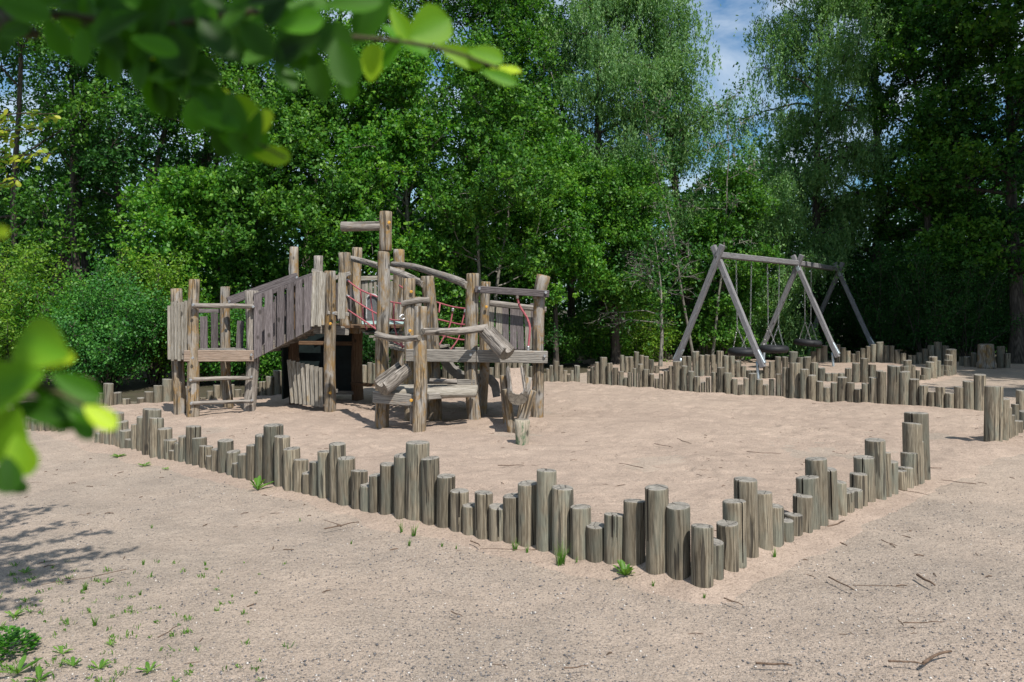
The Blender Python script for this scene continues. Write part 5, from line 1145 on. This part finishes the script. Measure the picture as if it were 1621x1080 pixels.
# dense clump
g = G(12, 1030); out = ([], [], [])
for k in range(420):
    a = random.uniform(0, 6.28); r_ = 0.115 * math.sqrt(random.random()); c = g + Vector((math.cos(a) * r_, math.sin(a) * r_, random.uniform(0.01, 0.10) * (1.1 - r_ / 0.15)))
    near_leaf(c, Vector((math.cos(a), math.sin(a), random.uniform(0, 0.8))), Vector((random.gauss(0, 0.3), random.gauss(0, 0.3), 1)), 0.022, 0.015, 0.1, random.uniform(0, 0.6), out)
me = fast_mesh('clover_clump', np.array([tuple(v - g) for v in out[0]]), np.array(out[1]), smooth=True, attr=out[2]); o = link('clover_clump', me, L['bright']); o.location = g
tag(o, 'dense small leaved green clump in the bottom left corner', 'clover')
for (x, y, h, n, lab) in ((888, 893, 0.16, 60, 'tall grass tuft against the posts, left of the dandelion'), (815, 872, 0.08, 30, 'grass tuft at the post foot, left of the tall tuft'), (835, 876, 0.05, 16, 'short grass beside the left tuft at the posts'), (912, 893, 0.05, 12, 'few grass blades right of the tall tuft'),
        (636, 842, 0.09, 18, 'grass blades at the foot of the tallest front left peak'), (655, 848, 0.09, 26, 'fine grass right of the tallest front left peak'), (648, 862, 0.05, 18, 'low grass on the gravel below the tallest front left peak'), (1034, 926, 0.035, 16, 'small grass just left of the front corner foot'), (1115, 944, 0.03, 14, 'tiny grass under the front corner post'),
        (700, 864, 0.035, 12, 'tiny grass between tall peak and left tuft'), (722, 868, 0.03, 12, 'tiny grass patch right of the tiny one below the peak'), (1226, 882, 0.06, 14, 'fine grass at the right edging foot near the corner'), (1095, 840, 0.09, 6, 'lone grass blades in the sand behind the corner post'),
        (135, 932, 0.05, 40, 'flat grass patch right of the branch shadow'), (227, 890, 0.035, 24, 'small grass patch at the shadow tip'), (150, 990, 0.06, 26, 'grass tuft in the middle of the left gravel'), (240, 833, 0.03, 12, 'tiny grass patch above the branch shadow tip'), (222, 942, 0.03, 18, 'little grass patch left of a twig'),
        (325, 893, 0.03, 12, 'little grass patch on the open gravel, right of the shadow'), (1455, 722, 0.07, 20, 'grass behind the tall end of the right edging'), (1508, 592, 0.22, 30, 'green grass at the far end of the second pit edging'), (1363, 605, 0.25, 34, 'green grass behind the posts under the swing'), (556, 858, 0.03, 10, 'tiny grass on gravel left of the tall peak'), (475, 822, 0.03, 10, 'tiny grass on gravel below the second peak')):
    tuft(x, y, h, n, lab)

# ---------------------------------------------------------------- twigs
def twig(a, b, r, label, fork=None, mat='twig'):
    r *= 0.72
    g0 = G(*a); g1 = G(*b); h0 = gnd_h(g0.x, g0.y) + r + 0.028; m_ = g0.lerp(g1, 0.5) + (g1 - g0).cross(Vector((0, 0, 1))) * random.uniform(-0.07, 0.07)
    g0.z = g1.z = m_.z = h0; pts = [g0, g0.lerp(m_, 0.5), m_, m_.lerp(g1, 0.5) + Vector((0, 0, 0.004)), g1]; lists = [pts]
    co, fs = tube_mesh('twig', pts, (r, r * 0.6), 6)
    if fork:
        g2 = G(*fork); g2.z = h0 + 0.01; c2, f2 = tube_mesh('twig', [m_, m_.lerp(g2, 0.5), g2], (r * 0.7, r * 0.35), 5); b0 = len(co); co += c2; fs += [tuple(i + b0 for i in f) for f in f2]
    me = bpy.data.meshes.new('twig'); me.from_pydata([v - g0 for v in co], [], fs); me.polygons.foreach_set('use_smooth', [True] * len(fs)); me.update(); o = link('twig', me, M[mat]); o.location = g0
    tag(o, label, 'twig', 'twigs on the ground')
for t_ in (((513, 842), (568, 831), 0.006, 'long pale twig with a fork on the gravel below the left edging', (512, 830)), ((1312, 917), (1352, 938), 0.006, 'brown curved twig right of the front corner'), ((1452, 915), (1480, 932), 0.010, 'short thick brown stick on the right gravel'),
        ((1350, 930), (1432, 934), 0.003, 'thin long twig beside the short thick stick'), ((1462, 1062), (1506, 1043), 0.010, 'reddish stick near the bottom right, pointing up right'), ((1406, 1058), (1464, 1064), 0.006, 'pale stick meeting the reddish stick'),
        ((1196, 1058), (1254, 1062), 0.007, 'grey stick near the bottom border right of centre'), ((1430, 995), (1492, 994), 0.004, 'thin twig above the two meeting sticks'), ((1146, 950), (1176, 962), 0.005, 'reddish forked twig in front of the corner', (1150, 958)),
        ((250, 1020), (280, 1002), 0.004, 'straight dark twig on the left gravel'), ((745, 862), (760, 870), 0.006, 'small red brown twig on the gravel below the edging'), ((714, 977), (732, 985), 0.004, 'short twig alone in the lower middle gravel'), ((893, 1066), (931, 1063), 0.004, 'pale straw at the bottom border, middle'),
        ((885, 873), (760, 873), 0.003, 'thin twig lying along the foot of the edging'), ((1305, 792), (1345, 800), 0.005, 'twig at the foot of the right edging'), ((1310, 838), (1337, 828), 0.007, 'crooked twig touching the right edging posts'), ((1395, 860), (1420, 870), 0.004, 'slender twig in the middle of the right gravel'),
        ((1182, 718), (1236, 722), 0.005, 'long twig in the sand right of centre'), ((788, 742), (830, 742), 0.006, 'dark twig in the sand behind the front left edging'), ((1018, 745), (980, 738), 0.005, 'thin twig in the sand, centre'), ((960, 776), (990, 770), 0.005, 'twig in the sand just behind the front peaks'),
        ((1036, 706), (1065, 712), 0.005, 'dark twig in the mid sand'), ((1072, 696), (1095, 705), 0.005, 'dark twig next to another in the mid sand'), ((612, 706), (570, 712), 0.005, 'twig in the sand in front of the mast'), ((370, 690), (395, 688), 0.006, 'twig in the sand before the ladder'), ((200, 905), (65, 930), 0.003, 'very thin long stalk on the left gravel'),
        ((1490, 745), (1440, 742), 0.005, 'twig in the sand beyond the right edging end'), ((1400, 775), (1470, 790), 0.004, 'thin twig on gravel outside the right edging end'), ((1545, 768), (1490, 762), 0.005, 'brown twig on the gravel below the big right post')):
    twig(*t_)
# uncountable litter and small stones
def scatter_boxes(name, n, region, lr_, wr_, mat, label, dens=None):
    co = []; q = []; b = 0
    xs = rng.uniform(region[0], region[1], n); ys = region[2] + (region[3] - region[2]) * rng.uniform(0, 1, n) ** 1.0
    for x, y in zip(xs, ys):
        if dens and not dens(x, y): continue
        z = gnd_h(x, y) + dens_off(x, y); a = rng.uniform(0, 6.28); l_ = rng.uniform(*lr_); w = rng.uniform(*wr_); c_, s_ = math.cos(a) * l_ / 2, math.sin(a) * l_ / 2; px_, py_ = -math.sin(a) * w / 2, math.cos(a) * w / 2
        bend = rng.uniform(-0.2, 0.2) * l_; up = rng.uniform(0, 0.006)
        ring = [(-c_ + px_, -s_ + py_, 0), (-c_ - px_, -s_ - py_, 0), (-c_, -s_, w), (px_ * 1.1 - s_ * bend, py_ + c_ * bend, up), (-px_ - s_ * bend, -py_ + c_ * bend, up), (-s_ * bend, c_ * bend, w + up), (c_ + px_ * .6, s_ + py_ * .6, 0), (c_ - px_ * .6, s_ - py_ * .6, 0), (c_, s_, w)]
        co += [(x + u, y + v_, z + t2) for u, v_, t2 in ring]
        for k in (0, 3):
            for i in range(3): q.append((b + k + i, b + k + (i + 1) % 3, b + k + 3 + (i + 1) % 3, b + k + 3 + i))
        b += 9
    tag(link(name, fast_mesh(name, np.array(co), np.array(q)), mat), label, name.replace('_', ' '), kind='stuff')
poly_np = poly
def in_pit(x, y):
    ins, dm = inside(np.array([x]), np.array([y]), poly_np); return bool(ins[0]) and dm[0] > 0.1
def dens_off(x, y):
    if in_pit(x, y):
        X = np.array([x]); Y = np.array([y]); return float((0.02 + 0.012 + 0.012 * fbm(X, Y, 2.4, 3, 2.2) + 0.004 * fbm(X, Y, 7.3, 3, 0.9))[0]) - gnd_h(x, y) - 0.012
    return 0.0
scatter_boxes('fine_litter', 1500, (-6, 7.5, 3.0, 13.5), (0.012, 0.07), (0.002, 0.006), M['twig'], 'tiny bits of twig and leaf strewn over sand and gravel', dens=lambda x, y: abs(x) < y * 0.66 and (random.random() < (0.9 if mnoise.noise(Vector((x * 0.9, y * 0.9, 3))) > 0.05 else 0.25)))
# stones
def stones(n):
    ico = np.array([(0, 0, 1), (.9, 0, .1), (.28, .85, .1), (-.72, .53, .1), (-.72, -.53, .1), (.28, -.85, .1), (0, 0, -.6)]); tri = np.array([(0, 1, 2), (0, 2, 3), (0, 3, 4), (0, 4, 5), (0, 5, 1), (6, 2, 1), (6, 3, 2), (6, 4, 3), (6, 5, 4), (6, 1, 5)])
    y = 3.0 + 5.0 * rng.uniform(0, 1, n) ** 1.7; x = rng.uniform(-0.68, 0.68, n) * y
    dn = fbm(x, y, 1.6, 4, 0.4); p = np.clip(0.55 + 0.35 * dn - (y - 3.2) * 0.10, 0.03, 1); keep = rng.uniform(size=n) < p
    ins, dm = inside(x, y, poly_np); keep &= ~(ins | (dm < 0.12)); x, y = x[keep], y[keep]; m = len(x)
    z = 0.010 * fbm(x, y, 1.1, 4, 0.3) + 0.004 * fbm(x, y, 6.0, 3, 1.1) - 0.012
    r = 0.0022 + 0.0055 * rng.uniform(0, 1, m) ** 4; s3 = r[:, None] * rng.uniform(0.7, 1.3, (m, 3)) * np.array([1, 1, 0.75]); a = rng.uniform(0, 6.28, m)
    v = ico[None] * s3[:, None, :] * rng.uniform(0.8, 1.2, (m, 7, 1)); xr = v[..., 0] * np.cos(a)[:, None] - v[..., 1] * np.sin(a)[:, None]; yr = v[..., 0] * np.sin(a)[:, None] + v[..., 1] * np.cos(a)[:, None]
    co = np.stack([xr + x[:, None], yr + y[:, None], v[..., 2] + z[:, None] + r[:, None] * 0.2], -1).reshape(-1, 3); q = (tri[None] + 7 * np.arange(m)[:, None, None]).reshape(-1, 3)
    me = fast_mesh('small_stones', co, q, attr=np.repeat(rng.uniform(0, 1, m), 7)); tag(link('small_stones', me, M['stone']), 'small grey and pinkish stones of the gravel', 'gravel', kind='stuff')
t = NT('gravel_stone'); at = t.n.new('ShaderNodeAttribute'); at.attribute_name = 'tint'
t.color(t.ramp(at.outputs['Fac'], [(0.0, (0.06, 0.063, 0.07)), (0.35, (0.15, 0.145, 0.15)), (0.6, (0.26, 0.23, 0.21)), (0.85, (0.36, 0.29, 0.24)), (1.0, (0.6, 0.57, 0.53))])); M['stone'] = t.m
stones(62000)

# small scattered growth on the left gravel, too fine to count
co = []; q = []; tt = []
for _ in range(150):
    px = random.uniform(0, 1) ** 1.5 * 460; py = random.uniform(885, 1078); g = G(px, py); sz = random.uniform(0.4, 1.0)
    for k in range(random.randint(4, 12)):
        a = random.uniform(0, 6.28); r_ = random.random() * 0.03 * sz; h = random.uniform(0.008, 0.03) * sz; b = Vector((g.x + math.cos(a) * r_, g.y + math.sin(a) * r_, gnd_h(g.x, g.y))); o_ = Vector((random.gauss(0, 0.5), random.gauss(0, 0.5), 1)) * h; w = Vector((math.cos(a + 1.5), math.sin(a + 1.5), 0)) * random.uniform(0.0015, 0.004)
        i = len(co); co += [b - w * 0.4, b + w * 0.4, b + o_ * 0.6 + w, b + o_ * 0.6 - w, b + o_ + w * 0.2, b + o_ - w * 0.2]; q += [(i, i + 1, i + 2, i + 3), (i + 3, i + 2, i + 4, i + 5)]; tt += [random.random()] * 6
me = fast_mesh('ground_cover', np.array([tuple(v) for v in co]), np.array(q), attr=tt); tag(link('ground_cover', me, L['weed']), 'tiny green sprouts sprinkled over the left gravel', 'ground cover', kind='stuff')
